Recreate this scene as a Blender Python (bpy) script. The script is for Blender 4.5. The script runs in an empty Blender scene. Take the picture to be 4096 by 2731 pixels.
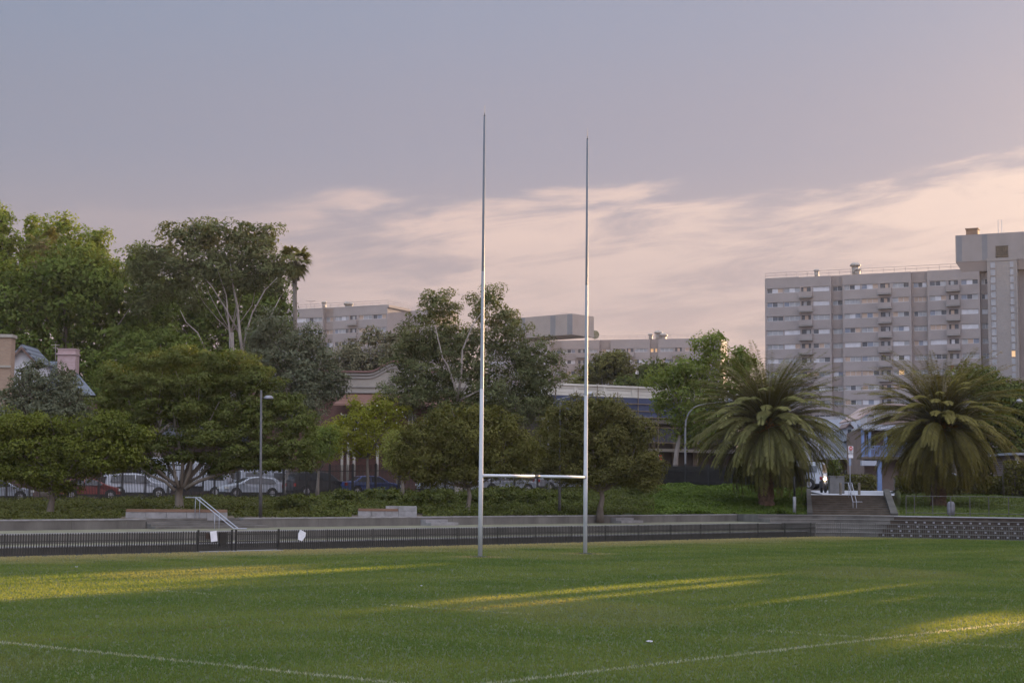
import bpy, math, random
import numpy as np
from mathutils import Vector, Matrix
R = math.radians
scn = bpy.context.scene
col = scn.collection
# ------------------------------------------------------------------ camera
F = 6300.0                      # focal length in pixels of the 4096 px wide photograph
PITCH = math.atan((1956 - 1365.5) / F); ROLL = 0.0085
CAMZ = 2.5
cam = bpy.data.cameras.new('camera'); co = bpy.data.objects.new('camera', cam); col.objects.link(co)
cam.sensor_width = 36; cam.lens = 36 * F / 4096; cam.clip_start = 0.5; cam.clip_end = 6000
CM = Matrix.Translation((0, 0, CAMZ)) @ Matrix.Rotation(math.pi / 2 + PITCH, 4, 'X') @ Matrix.Rotation(ROLL, 4, 'Z')
co.matrix_world = CM; scn.camera = co
# ------------------------------------------------------------------ sun, sky, exposure
SUN_AZ = R(35.0)                # to the right of straight ahead
SUN_EL = R(8.5)
sl = bpy.data.lights.new('sun', 'SUN'); so = bpy.data.objects.new('sun', sl); col.objects.link(so)
sl.energy = 5.0; sl.angle = R(0.55); sl.color = (1.0, 0.66, 0.35)
sdir = Vector((math.sin(SUN_AZ) * math.cos(SUN_EL), math.cos(SUN_AZ) * math.cos(SUN_EL), math.sin(SUN_EL)))
so.rotation_euler = sdir.to_track_quat('Z', 'Y').to_euler()
scn.view_settings.view_transform = 'Standard'; scn.view_settings.look = 'None'
scn.view_settings.exposure = 1.4; scn.view_settings.gamma = 1.0

def make_world():
    w = bpy.data.worlds.new('World'); scn.world = w; w.use_nodes = True
    nt = w.node_tree; nt.nodes.clear(); N = nt.nodes; Lk = nt.links.new
    def m(op, a, b=None, c=None, clamp=False):
        n = N.new('ShaderNodeMath'); n.operation = op; n.use_clamp = clamp
        for i, v in enumerate((a, b, c)):
            if v is None: continue
            if isinstance(v, (int, float)): n.inputs[i].default_value = v
            else: Lk(v, n.inputs[i])
        return n.outputs[0]
    def ramp(f, stops, interp='EASE'):
        n = N.new('ShaderNodeValToRGB'); Lk(f, n.inputs[0]); cr = n.color_ramp; cr.interpolation = interp
        while len(cr.elements) < len(stops): cr.elements.new(0.5)
        for e, (p, c) in zip(cr.elements, stops):
            e.position = p; e.color = (*c, 1) if len(c) == 3 else c
        return n.outputs[0]
    def mix(f, a, b, t='MIX'):
        n = N.new('ShaderNodeMix'); n.data_type = 'RGBA'; n.blend_type = t
        for i, v in ((0, f), (6, a), (7, b)):
            if isinstance(v, (int, float)): n.inputs[i].default_value = v
            elif isinstance(v, tuple): n.inputs[i].default_value = (*v, 1)
            else: Lk(v, n.inputs[i])
        return n.outputs[2]
    def noise(vec, s, det=6, rough=.55, dist=0.0):
        n = N.new('ShaderNodeTexNoise'); n.inputs['Scale'].default_value = s; n.inputs['Detail'].default_value = det
        n.inputs['Roughness'].default_value = rough; n.inputs['Distortion'].default_value = dist
        Lk(vec, n.inputs['Vector']); return n.outputs[0]
    tc = N.new('ShaderNodeTexCoord'); sp = N.new('ShaderNodeSeparateXYZ'); Lk(tc.outputs['Generated'], sp.inputs[0])
    az = m('ARCTAN2', sp.outputs[0], sp.outputs[1])            # 0 straight ahead, + to the right (radians)
    el = m('ARCSINE', sp.outputs[2])
    # thin veil: colour by height and side
    e1 = m('MULTIPLY', el, 1 / 1.5708, clamp=True)             # 0 horizon .. 1 zenith
    base = ramp(e1, [(0.0, (.84, .62, .50)), (.045, (.61, .46, .445)), (.085, (.48, .395, .425)), (.14, (.385, .37, .455)), (.20, (.35, .375, .49)), (.32, (.75, .79, .95)), (1.0, (1.75, 1.8, 2.05))])
    side = m('MULTIPLY_ADD', az, 1.25, .5, clamp=True)
    sidef = ramp(side, [(0.0, (.80, .88, .93)), (.45, (.97, .98, 1.0)), (1.0, (1.10, 1.05, 1.05))], 'LINEAR')
    base = mix(1.0, base, sidef, 'MULTIPLY')
    bk = N.new('ShaderNodeMapRange'); bk.interpolation_type = 'SMOOTHSTEP'; Lk(sp.outputs[1], bk.inputs[0]); bk.inputs[1].default_value = .45; bk.inputs[2].default_value = -.6; bk.inputs[3].default_value = 1.0; bk.inputs[4].default_value = 2.5
    back = bk.outputs[0]
    # cloud sheet: streaks, stretched along the horizon, climbing slightly to the right
    cv = N.new('ShaderNodeCombineXYZ'); Lk(az, cv.inputs[0]); Lk(m('MULTIPLY_ADD', az, -0.10, el), cv.inputs[1])
    mp = N.new('ShaderNodeMapping'); mp.inputs['Scale'].default_value = (1.0, 4.2, 1.0); mp.inputs['Rotation'].default_value = (0, 0, R(2)); Lk(cv.outputs[0], mp.inputs[0])
    mp2 = N.new('ShaderNodeMapping'); mp2.inputs['Scale'].default_value = (1.0, 5.5, 1.0); mp2.inputs['Rotation'].default_value = (0, 0, R(-14)); mp2.inputs['Location'].default_value = (3.1, 1.7, 0); Lk(cv.outputs[0], mp2.inputs[0])
    n1 = noise(mp.outputs[0], 5.0, 6, .55, .25)
    n2 = noise(mp2.outputs[0], 11.0, 8, .60, .45)
    n3 = noise(cv.outputs[0], 3.0, 2, .5)
    # upper edge of the cloud sheet rises to the right:  y = 700..860 px there -> about 10-11 deg
    edge = m('MULTIPLY_ADD', az, 0.055, 0.184)
    edge = m('ADD', edge, m('MULTIPLY_ADD', n3, 0.06, -0.03))
    edge = m('ADD', edge, m('ADD', m('MULTIPLY_ADD', n1, 0.085, -0.0425), m('MULTIPLY_ADD', n2, 0.04, -0.02)))
    below = m('SUBTRACT', edge, el)
    env = N.new('ShaderNodeMapRange'); env.interpolation_type = 'SMOOTHERSTEP'; Lk(below, env.inputs[0]); env.inputs[1].default_value = -0.008; env.inputs[2].default_value = 0.016
    env2 = N.new('ShaderNodeMapRange'); env2.interpolation_type = 'SMOOTHERSTEP'; Lk(el, env2.inputs[0]); env2.inputs[1].default_value = 0.0; env2.inputs[2].default_value = 0.11; env2.inputs[3].default_value = .35
    lft = N.new('ShaderNodeMapRange'); lft.interpolation_type = 'SMOOTHERSTEP'; Lk(az, lft.inputs[0]); lft.inputs[1].default_value = -0.24; lft.inputs[2].default_value = -0.03; lft.inputs[3].default_value = .12
    st = m('MULTIPLY_ADD', n2, .9, m('MULTIPLY', n1, .75))
    stm = N.new('ShaderNodeMapRange'); stm.interpolation_type = 'SMOOTHSTEP'; Lk(st, stm.inputs[0]); stm.inputs[1].default_value = .62; stm.inputs[2].default_value = .95
    deep = N.new('ShaderNodeMapRange'); deep.interpolation_type = 'SMOOTHSTEP'; Lk(below, deep.inputs[0]); deep.inputs[1].default_value = .020; deep.inputs[2].default_value = .075; deep.inputs[3].default_value = 1.0; deep.inputs[4].default_value = .55
    mask = m('MULTIPLY', m('MULTIPLY', m('MULTIPLY', stm.outputs[0], deep.outputs[0]), env.outputs[0]), m('MULTIPLY', env2.outputs[0], lft.outputs[0]), clamp=True)
    cc = mix(side, (.72, .53, .50), (.93, .715, .64))
    colr = mix(m('MULTIPLY', mask, .92), base, cc)
    # faint pink patch at the left and dark streaks low down
    shd = N.new('ShaderNodeMapRange'); shd.interpolation_type = 'SMOOTHSTEP'; Lk(noise(mp.outputs[0], 9.0, 5, .6, .3), shd.inputs[0]); shd.inputs[1].default_value = .50; shd.inputs[2].default_value = .66
    low = N.new('ShaderNodeMapRange'); low.interpolation_type = 'SMOOTHSTEP'; Lk(el, low.inputs[0]); low.inputs[1].default_value = .145; low.inputs[2].default_value = .10
    colr = mix(m('MULTIPLY', m('MULTIPLY', shd.outputs[0], low.outputs[0]), .60), colr, (.41, .345, .385))
    # glow towards the sun, clearest low down to the right
    dt = N.new('ShaderNodeVectorMath'); dt.operation = 'DOT_PRODUCT'; Lk(tc.outputs['Generated'], dt.inputs[0]); dt.inputs[1].default_value = tuple(sdir)
    gl = m('POWER', m('MAXIMUM', dt.outputs['Value'], 0.0), 34.0)
    colr = mix(m('MULTIPLY', gl, 1.0), colr, (.30, .20, .14), 'ADD')
    sc = N.new('ShaderNodeVectorMath'); sc.operation = 'SCALE'; Lk(colr, sc.inputs[0]); Lk(back, sc.inputs['Scale']); colr = sc.outputs[0]
    sky = N.new('ShaderNodeTexSky'); sky.sky_type = 'NISHITA'; sky.sun_disc = False
    sky.sun_elevation = SUN_EL; sky.sun_rotation = SUN_AZ; sky.air_density = 1.0; sky.dust_density = 2.0; sky.ozone_density = 1.5
    bg1 = N.new('ShaderNodeBackground'); Lk(sky.outputs[0], bg1.inputs[0]); bg1.inputs[1].default_value = 0.05
    bg2 = N.new('ShaderNodeBackground'); Lk(colr, bg2.inputs[0]); bg2.inputs[1].default_value = 0.345
    mx = N.new('ShaderNodeMixShader'); mx.inputs[0].default_value = 0.94; Lk(bg1.outputs[0], mx.inputs[1]); Lk(bg2.outputs[0], mx.inputs[2])
    out = N.new('ShaderNodeOutputWorld'); Lk(mx.outputs[0], out.inputs[0])
make_world()
scn.cycles.max_bounces = 6; scn.cycles.diffuse_bounces = 3; scn.cycles.transmission_bounces = 4; scn.cycles.transparent_max_bounces = 6

# ------------------------------------------------------------------ projection helpers (photo pixel -> world)
def ray(px, py):
    d = CM.to_3x3() @ Vector(((px - 2048) / F, (1365.5 - py) / F, -1)); return d
def P(px, py, Y):
    d = ray(px, py); t = Y / d.y; return Vector((d.x * t, Y, CAMZ + d.z * t))
def G(px, py, z=0.0):
    d = ray(px, py); t = (z - CAMZ) / d.z; return Vector((d.x * t, d.y * t, z))
def hor(px): return 1956 + ROLL * (px - 2048)
def XY(px, Y): return Vector(((px - 2048) / F * Y, Y))
def lerp_table(tab, x):
    if x <= tab[0][0]: return tab[0][1]
    for (a, va), (b, vb) in zip(tab, tab[1:]):
        if x <= b: return va + (vb - va) * (x - a) / (b - a)
    return tab[-1][1]

# ------------------------------------------------------------------ materials
MATS = {}
def nodes(name):
    m = bpy.data.materials.new(name); m.use_nodes = True; MATS[name] = m
    return m, m.node_tree.nodes, m.node_tree.links.new
def pm(name, c1, c2=None, scale=2.0, rough=.7, bump=0.0, bscale=20.0, metal=0.0, spec=.4, detail=5, stretch=(1, 1, 1), emit=None, local=False):
    if name in MATS: return MATS[name]
    m, N, L = nodes(name); b = N['Principled BSDF']
    b.inputs['Roughness'].default_value = rough; b.inputs['Metallic'].default_value = metal; b.inputs['Specular IOR Level'].default_value = spec
    c2 = c2 or tuple(min(1, v * 1.25) for v in c1)
    if local: src = N.new('ShaderNodeTexCoord').outputs['Object']
    else: src = N.new('ShaderNodeNewGeometry').outputs['Position']
    mp = N.new('ShaderNodeMapping'); mp.inputs['Scale'].default_value = stretch; L(src, mp.inputs[0])
    n = N.new('ShaderNodeTexNoise'); n.inputs['Scale'].default_value = scale; n.inputs['Detail'].default_value = detail; n.inputs['Roughness'].default_value = .6; L(mp.outputs[0], n.inputs[0])
    r = N.new('ShaderNodeValToRGB'); r.color_ramp.elements[0].position = .32; r.color_ramp.elements[1].position = .68
    r.color_ramp.elements[0].color = (*c1, 1); r.color_ramp.elements[1].color = (*c2, 1); L(n.outputs[0], r.inputs[0]); L(r.outputs[0], b.inputs['Base Color'])
    if bump:
        n2 = N.new('ShaderNodeTexNoise'); n2.inputs['Scale'].default_value = bscale; n2.inputs['Detail'].default_value = 4; L(mp.outputs[0], n2.inputs[0])
        bp = N.new('ShaderNodeBump'); bp.inputs['Strength'].default_value = bump; bp.inputs['Distance'].default_value = .02; L(n2.outputs[0], bp.inputs['Height']); L(bp.outputs[0], b.inputs['Normal'])
    if emit: b.inputs['Emission Color'].default_value = (*emit[0], 1); b.inputs['Emission Strength'].default_value = emit[1]
    return m
def leafm(name, c1, c2, trans=.35, nscale=.45, tcol=None):
    if name in MATS: return MATS[name]
    m, N, L = nodes(name); N.remove(N['Principled BSDF'])
    g = N.new('ShaderNodeNewGeometry'); n = N.new('ShaderNodeTexNoise'); n.inputs['Scale'].default_value = nscale; n.inputs['Detail'].default_value = 3; L(g.outputs['Position'], n.inputs[0])
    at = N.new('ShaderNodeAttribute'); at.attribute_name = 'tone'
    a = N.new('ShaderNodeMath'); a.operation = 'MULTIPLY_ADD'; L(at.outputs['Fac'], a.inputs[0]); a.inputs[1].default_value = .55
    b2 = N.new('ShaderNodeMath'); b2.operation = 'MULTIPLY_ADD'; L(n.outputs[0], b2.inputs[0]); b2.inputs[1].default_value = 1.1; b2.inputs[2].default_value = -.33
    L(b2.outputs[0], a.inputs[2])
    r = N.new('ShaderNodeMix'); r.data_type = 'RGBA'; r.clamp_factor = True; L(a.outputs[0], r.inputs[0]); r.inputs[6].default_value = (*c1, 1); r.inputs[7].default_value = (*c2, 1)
    d = N.new('ShaderNodeBsdfDiffuse'); L(r.outputs[2], d.inputs[0])
    t = N.new('ShaderNodeBsdfTranslucent')
    tm = N.new('ShaderNodeMix'); tm.data_type = 'RGBA'; tm.blend_type = 'MULTIPLY'; tm.inputs[0].default_value = 1; L(r.outputs[2], tm.inputs[6]); tm.inputs[7].default_value = (*(tcol or (1.35, 1.25, .45)), 1); L(tm.outputs[2], t.inputs[0])
    gl = N.new('ShaderNodeBsdfGlossy'); gl.inputs['Roughness'].default_value = .45; gl.inputs[0].default_value = (.35, .35, .3, 1)
    mx = N.new('ShaderNodeMixShader'); mx.inputs[0].default_value = trans; L(d.outputs[0], mx.inputs[1]); L(t.outputs[0], mx.inputs[2])
    mg = N.new('ShaderNodeMixShader'); mg.inputs[0].default_value = .025; L(mx.outputs[0], mg.inputs[1]); L(gl.outputs[0], mg.inputs[2])
    L(mg.outputs[0], N['Material Output'].inputs[0]); return m
def brickm(name, c1, c2, mortar, scale=1.0):
    if name in MATS: return MATS[name]
    m, N, L = nodes(name); b = N['Principled BSDF']; b.inputs['Roughness'].default_value = .85
    g = N.new('ShaderNodeNewGeometry'); sp = N.new('ShaderNodeSeparateXYZ'); L(g.outputs['Position'], sp.inputs[0])
    s = N.new('ShaderNodeMath'); s.operation = 'ADD'; L(sp.outputs[0], s.inputs[0]); L(sp.outputs[1], s.inputs[1])
    c = N.new('ShaderNodeCombineXYZ'); L(s.outputs[0], c.inputs[0]); L(sp.outputs[2], c.inputs[1])
    t = N.new('ShaderNodeTexBrick'); t.inputs['Scale'].default_value = scale; t.inputs['Brick Width'].default_value = .24; t.inputs['Row Height'].default_value = .086; t.inputs['Mortar Size'].default_value = .012
    t.inputs['Color1'].default_value = (*c1, 1); t.inputs['Color2'].default_value = (*c2, 1); t.inputs['Mortar'].default_value = (*mortar, 1)
    L(c.outputs[0], t.inputs[0]); L(t.outputs[0], b.inputs['Base Color']); return m
def corr(name, c1, c2, period=.3, ax='s', rough=.5):   # ribbed sheet or tile roof: colour bands + bump
    if name in MATS: return MATS[name]
    m, N, L = nodes(name); b = N['Principled BSDF']; b.inputs['Roughness'].default_value = rough
    g = N.new('ShaderNodeNewGeometry'); sp = N.new('ShaderNodeSeparateXYZ'); L(g.outputs['Position'], sp.inputs[0])
    if ax == 'z': v = sp.outputs[2]
    else:
        s = N.new('ShaderNodeMath'); s.operation = 'ADD'; L(sp.outputs[0], s.inputs[0]); L(sp.outputs[1], s.inputs[1]); v = s.outputs[0]
    k = N.new('ShaderNodeMath'); k.operation = 'MULTIPLY'; L(v, k.inputs[0]); k.inputs[1].default_value = 6.2832 / period
    sn = N.new('ShaderNodeMath'); sn.operation = 'SINE'; L(k.outputs[0], sn.inputs[0])
    bp = N.new('ShaderNodeBump'); bp.inputs['Strength'].default_value = .8; bp.inputs['Distance'].default_value = .04; L(sn.outputs[0], bp.inputs['Height']); L(bp.outputs[0], b.inputs['Normal'])
    n = N.new('ShaderNodeTexNoise'); n.inputs['Scale'].default_value = 1.3; L(g.outputs['Position'], n.inputs[0])
    r = N.new('ShaderNodeMix'); r.data_type = 'RGBA'; L(n.outputs[0], r.inputs[0]); r.inputs[6].default_value = (*c1, 1); r.inputs[7].default_value = (*c2, 1); L(r.outputs[2], b.inputs['Base Color']); return m

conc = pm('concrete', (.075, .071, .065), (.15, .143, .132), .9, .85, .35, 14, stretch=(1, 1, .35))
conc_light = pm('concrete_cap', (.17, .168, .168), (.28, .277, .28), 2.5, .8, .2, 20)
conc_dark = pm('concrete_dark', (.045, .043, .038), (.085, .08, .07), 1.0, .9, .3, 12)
black = pm('black_steel', (.012, .012, .012), (.022, .021, .02), 5, .5)
black_rail = pm('fence_steel', (.02, .02, .018), (.035, .034, .03), 5, .55)
galv = pm('galvanised', (.27, .29, .34), (.37, .39, .44), 8, .35, metal=.3)
post_white = pm('post_white', (.46, .495, .55), (.55, .585, .64), 1.5, .65, spec=.25)
wood_brown = pm('timber_brown', (.13, .075, .05), (.20, .12, .08), 3, .8, stretch=(.4, .4, 6))
bark = pm('bark', (.09, .075, .06), (.19, .165, .14), 3, .95, .8, 14, stretch=(1, 1, .3))
bark_pale = pm('bark_pale', (.14, .12, .105), (.30, .265, .24), 1.6, .85, .4, 10, stretch=(1, 1, .4))
bark_palm = pm('bark_palm', (.055, .035, .022), (.15, .095, .06), 5, .95, 1.0, 9)
glass_dark = pm('glass_dark', (.02, .022, .026), (.05, .052, .058), 1.0, .15, spec=.6)
asphalt = pm('asphalt', (.045, .045, .047), (.07, .07, .07), 6, .9, .3, 40)
paving = pm('paving', (.30, .31, .34), (.40, .41, .44), 1.5, .85)
mulch = pm('mulch', (.05, .038, .025), (.11, .085, .055), 2.2, .95, .8, 18)
soil_green = pm('bank_soil', (.025, .032, .012), (.06, .07, .025), 1.6, .95, .6, 12)

# ------------------------------------------------------------------ mesh builder
ORG = {}
class MB:
    def __init__(s): s.v = []; s.f = []; s.m = []
    def add(s, vs, fs, mi=0):
        o = len(s.v); s.v += [tuple(v) for v in vs]; s.f += [tuple(i + o for i in f) for f in fs]; s.m += [mi] * len(fs)
    def hexa(s, b, t, mi=0):      # bottom 4, top 4 corners, counter-clockwise from above
        s.add(list(b) + list(t), [(3, 2, 1, 0), (4, 5, 6, 7), (0, 1, 5, 4), (1, 2, 6, 5), (2, 3, 7, 6), (3, 0, 4, 7)], mi)
    def box(s, x0, x1, y0, y1, z0, z1, mi=0):
        s.hexa([(x0, y0, z0), (x1, y0, z0), (x1, y1, z0), (x0, y1, z0)], [(x0, y0, z1), (x1, y0, z1), (x1, y1, z1), (x0, y1, z1)], mi)
    def fbox(s, fr, u0, u1, w0, w1, z0, z1, mi=0):   # fr = (origin xy, U, W): w is measured outwards
        O, U, W = fr
        def q(u, w, z): return (O[0] + U[0] * u + W[0] * w, O[1] + U[1] * u + W[1] * w, z)
        a = [(u0, w1), (u0, w0), (u1, w0), (u1, w1)]
        if U[0] * W[1] - U[1] * W[0] > 0: a = [(u0, w0), (u1, w0), (u1, w1), (u0, w1)]
        s.hexa([q(u, w, z0) for u, w in a], [q(u, w, z1) for u, w in a], mi)
    def tube(s, pts, rad, n=8, mi=0, cap=True):
        pts = [Vector(p) for p in pts]
        if isinstance(rad, (int, float)): rad = [rad] * len(pts)
        rings = []
        for i, p in enumerate(pts):
            d = (pts[min(i + 1, len(pts) - 1)] - pts[max(i - 1, 0)])
            if d.length < 1e-9: d = Vector((0, 0, 1))
            d.normalize(); a = Vector((1, 0, 0)) if abs(d.x) < .8 else Vector((0, 1, 0))
            u = d.cross(a).normalized(); w = d.cross(u)
            rings.append([p + (u * math.cos(2 * math.pi * k / n) + w * math.sin(2 * math.pi * k / n)) * rad[i] for k in range(n)])
        vs = [q for r in rings for q in r]; fs = []
        for i in range(len(pts) - 1):
            for k in range(n):
                a, b = i * n + k, i * n + (k + 1) % n
                fs.append((a, b, b + n, a + n))
        if cap: fs += [tuple(range(n))[::-1], tuple(range((len(pts) - 1) * n, len(pts) * n))]
        s.add(vs, fs, mi)
    def prism(s, poly, off, mi=0):      # polygon (list of Vector) extruded by off
        poly = [Vector(p) for p in poly]; n = len(poly); off = Vector(off)
        s.add(poly + [p + off for p in poly], [tuple(range(n))[::-1], tuple(range(n, 2 * n))] + [(i, (i + 1) % n, (i + 1) % n + n, i + n) for i in range(n)], mi)
    def lathe(s, c, prof, n=16, mi=0):
        vs = []; fs = []
        for r, z in prof:
            for k in range(n): vs.append((c[0] + r * math.cos(2 * math.pi * k / n), c[1] + r * math.sin(2 * math.pi * k / n), c[2] + z))
        for i in range(len(prof) - 1):
            for k in range(n): a, b = i * n + k, i * n + (k + 1) % n; fs.append((a, b, b + n, a + n))
        s.add(vs, fs, mi)
def mesh_np(name, V, Fq, attrs=None):
    me = bpy.data.meshes.new(name); nv = len(V); nf, k = Fq.shape
    me.vertices.add(nv); me.vertices.foreach_set('co', np.ascontiguousarray(V, dtype=np.float32).ravel())
    me.loops.add(nf * k); me.loops.foreach_set('vertex_index', np.ascontiguousarray(Fq, dtype=np.int32).ravel())
    me.polygons.add(nf); me.polygons.foreach_set('loop_start', np.arange(0, nf * k, k, dtype=np.int32))
    me.update(calc_edges=True)
    for an, av in (attrs or {}).items():
        a = me.attributes.new(an, 'FLOAT', 'POINT'); a.data.foreach_set('value', np.ascontiguousarray(av, dtype=np.float32))
    return me
def link(name, me, parent=None, loc=None):
    o = bpy.data.objects.new(name, me); col.objects.link(o)
    if parent is not None: o.parent = parent; ORG[o.name] = ORG[parent.name]
    else: o.location = loc or (0, 0, 0); ORG[o.name] = Vector(loc or (0, 0, 0))
    return o
def tag(o, label=None, cat=None, group=None, kind=None):
    if label: o['label'] = label
    if cat: o['category'] = cat
    if group: o['group'] = group
    if kind: o['kind'] = kind
    return o
def thing(name, label, cat, loc, group=None):
    o = bpy.data.objects.new(name, None); col.objects.link(o); o.location = loc; o.empty_display_size = .3
    ORG[o.name] = Vector(loc); return tag(o, label, cat, group)
def obj(name, mb, mats, parent=None, smooth=False, loc=None):
    if not isinstance(mats, (list, tuple)): mats = [mats]
    if parent is not None: org = ORG[parent.name]
    else: org = Vector(loc) if loc is not None else Vector((0, 0, 0))
    me = bpy.data.meshes.new(name); me.from_pydata([(v[0] - org.x, v[1] - org.y, v[2] - org.z) for v in mb.v], [], mb.f)
    for m in mats: me.materials.append(m)
    if len(mats) > 1: me.polygons.foreach_set('material_index', mb.m)
    if smooth: me.polygons.foreach_set('use_smooth', [True] * len(me.polygons))
    me.update(); return link(name, me, parent, None if parent is not None else tuple(org))
def struct(name, mb, mats): return tag(obj(name, mb, mats), kind='structure')

# ------------------------------------------------------------------ leaves
def leaf_arrays(pos, nrm, size, rng, aspect=.55, droop=0.0):
    n = len(pos); nrm = nrm / (np.linalg.norm(nrm, axis=1, keepdims=True) + 1e-9)
    r = rng.normal(size=(n, 3)); r[:, 2] -= droop
    t = r - (r * nrm).sum(1, keepdims=True) * nrm; t /= np.linalg.norm(t, axis=1, keepdims=True) + 1e-9
    b = np.cross(nrm, t); sz = size[:, None]
    V = np.stack([pos - t * sz, pos + b * sz * aspect, pos + t * sz, pos - b * sz * aspect], 1).reshape(-1, 3)
    return V, np.arange(4 * n, dtype=np.int32).reshape(-1, 4)
def leaf_obj(name, pos, nrm, size, mat, rng, parent=None, aspect=.55, droop=0.0, loc=(0, 0, 0), tone=None):
    org = ORG[parent.name] if parent is not None else Vector(loc)
    V, Fq = leaf_arrays(pos, nrm, size, rng, aspect, droop); V = V - np.array(org)
    if tone is None: tone = rng.random(len(pos))
    me = mesh_np(name, V, Fq, {'tone': np.repeat(tone, 4)}); me.materials.append(mat)
    return link(name, me, parent, tuple(org) if parent is None else None)
def ball(n, rng):
    v = rng.normal(size=(n, 3)); return v / np.linalg.norm(v, axis=1, keepdims=True)
def crown_points(lobes, rng, puff=.8, leaf=.16, dens=1.0, flat=.75, upb=.35, core=.18, dfac=.8, shell=(.72, 1.02), gap=0.0):
    """lobes: (cx,cy,cz,rx,ry,rz).  Leaves gather in puffs that sit on the lobes' outsides."""
    P_, N_, S_, T_ = [], [], [], []
    for (cx, cy, cz, rx, ry, rz) in lobes:
        c = np.array((cx, cy, cz)); rad = np.array((rx, ry, rz))
        area = 4 * math.pi * ((rx * ry) ** 1.6 + (rx * rz) ** 1.6 + (ry * rz) ** 1.6) ** (1 / 1.6) / 3 ** (1 / 1.6)
        npf = max(5, int(area / (puff * puff * 1.9) * (1 - gap)))
        u = ball(npf, rng); keep = (u[:, 1] < .35) | (rng.random(npf) < .45); u = u[keep]
        pc = c + u * rad * rng.uniform(*shell, size=(len(u), 1))
        pr = puff * rng.uniform(.55, 1.35, len(u))
        cnt = np.maximum(8, (dens * 34 * (pr / leaf / 5) ** 2).astype(int))
        idx = np.repeat(np.arange(len(u)), cnt); w = ball(len(idx), rng)
        w[:, 2] = np.where(rng.random(len(idx)) < upb, np.abs(w[:, 2]), w[:, 2])
        rr = pr[idx] * rng.uniform(.35, 1.05, len(idx)) ** .6
        off = w * rr[:, None]; off[:, 2] *= flat
        P_.append(pc[idx] + off); nn = w * .7 + u[idx] * .4 + rng.normal(size=w.shape) * .5; nn[:, 2] += .35; N_.append(nn)
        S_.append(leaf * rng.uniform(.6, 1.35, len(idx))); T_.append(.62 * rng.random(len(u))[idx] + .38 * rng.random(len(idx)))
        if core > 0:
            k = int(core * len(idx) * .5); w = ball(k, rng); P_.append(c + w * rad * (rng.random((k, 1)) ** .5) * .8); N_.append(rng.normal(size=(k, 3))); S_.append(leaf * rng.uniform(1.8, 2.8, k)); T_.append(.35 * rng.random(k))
    return np.concatenate(P_), np.concatenate(N_), np.concatenate(S_), np.concatenate(T_)
def tree(name, label, cat, Y, base, lobes, mat, bmat=None, trunk_r=.25, puff=.8, leaf=.16, dens=1.0, seed=1, fork=None, limbs=6, group=None, limb_r=.4, show=None, dep=.8, **kw):
    """base=(px,py) photo pixel of the foot; lobes=(px,py,rx,ry[,dY]) in photo pixels at depth Y"""
    rng = np.random.default_rng(seed); rnd = random.Random(seed)
    b = P(base[0], base[1], Y); k = Y / F
    L = []
    for l in lobes:
        c = P(l[0], l[1], Y + (l[4] if len(l) > 4 else 0)); L.append((c.x, c.y, c.z, l[2] * k, max(l[2], l[3] * .8) * k * dep, l[3] * k))
    root = thing(name, label, cat, tuple(b), group)
    t = MB(); allc = np.array([l[:3] for l in L]); cen = Vector(allc.mean(0))
    fk = P(fork[0], fork[1], Y) if fork else b.lerp(Vector((cen.x, cen.y, cen.z)), .45)
    t.tube([b - Vector((0, 0, .5)), b + Vector((0, 0, .05)), b.lerp(fk, .3), b.lerp(fk, .7) + Vector((rnd.uniform(-.1, .1), 0, 0)), fk], [trunk_r * 1.5, trunk_r * 1.3, trunk_r, trunk_r * .85, trunk_r * .75], 10)
    order = sorted(range(len(L)), key=lambda i: -L[i][3] * L[i][5])[:limbs]
    for i in order:
        c = Vector(L[i][:3]); mid = fk.lerp(c, .5) + Vector((rnd.uniform(-.5, .5), rnd.uniform(-.5, .5), -(c - fk).length * .07))
        r0 = trunk_r * limb_r * 1.3
        t.tube([fk, fk.lerp(mid, .5) + Vector((0, 0, -.1)), mid, c], [r0, r0 * .8, r0 * .6, r0 * .3], 7)
        for q in range(4):
            s0 = mid.lerp(c, rnd.random()); e = c + Vector((rnd.uniform(-.8, .8) * L[i][3], rnd.uniform(-.8, .2) * L[i][4], rnd.uniform(-.2, .8) * L[i][5]))
            t.tube([s0, s0.lerp(e, .5) + Vector((0, 0, .1)), e], [r0 * .4, r0 * .25, r0 * .1], 5)
    obj('trunk', t, bmat or bark, root, True)
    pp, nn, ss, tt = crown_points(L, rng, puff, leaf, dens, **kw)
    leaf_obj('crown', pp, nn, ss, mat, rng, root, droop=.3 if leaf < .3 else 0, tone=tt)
    return root

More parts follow.
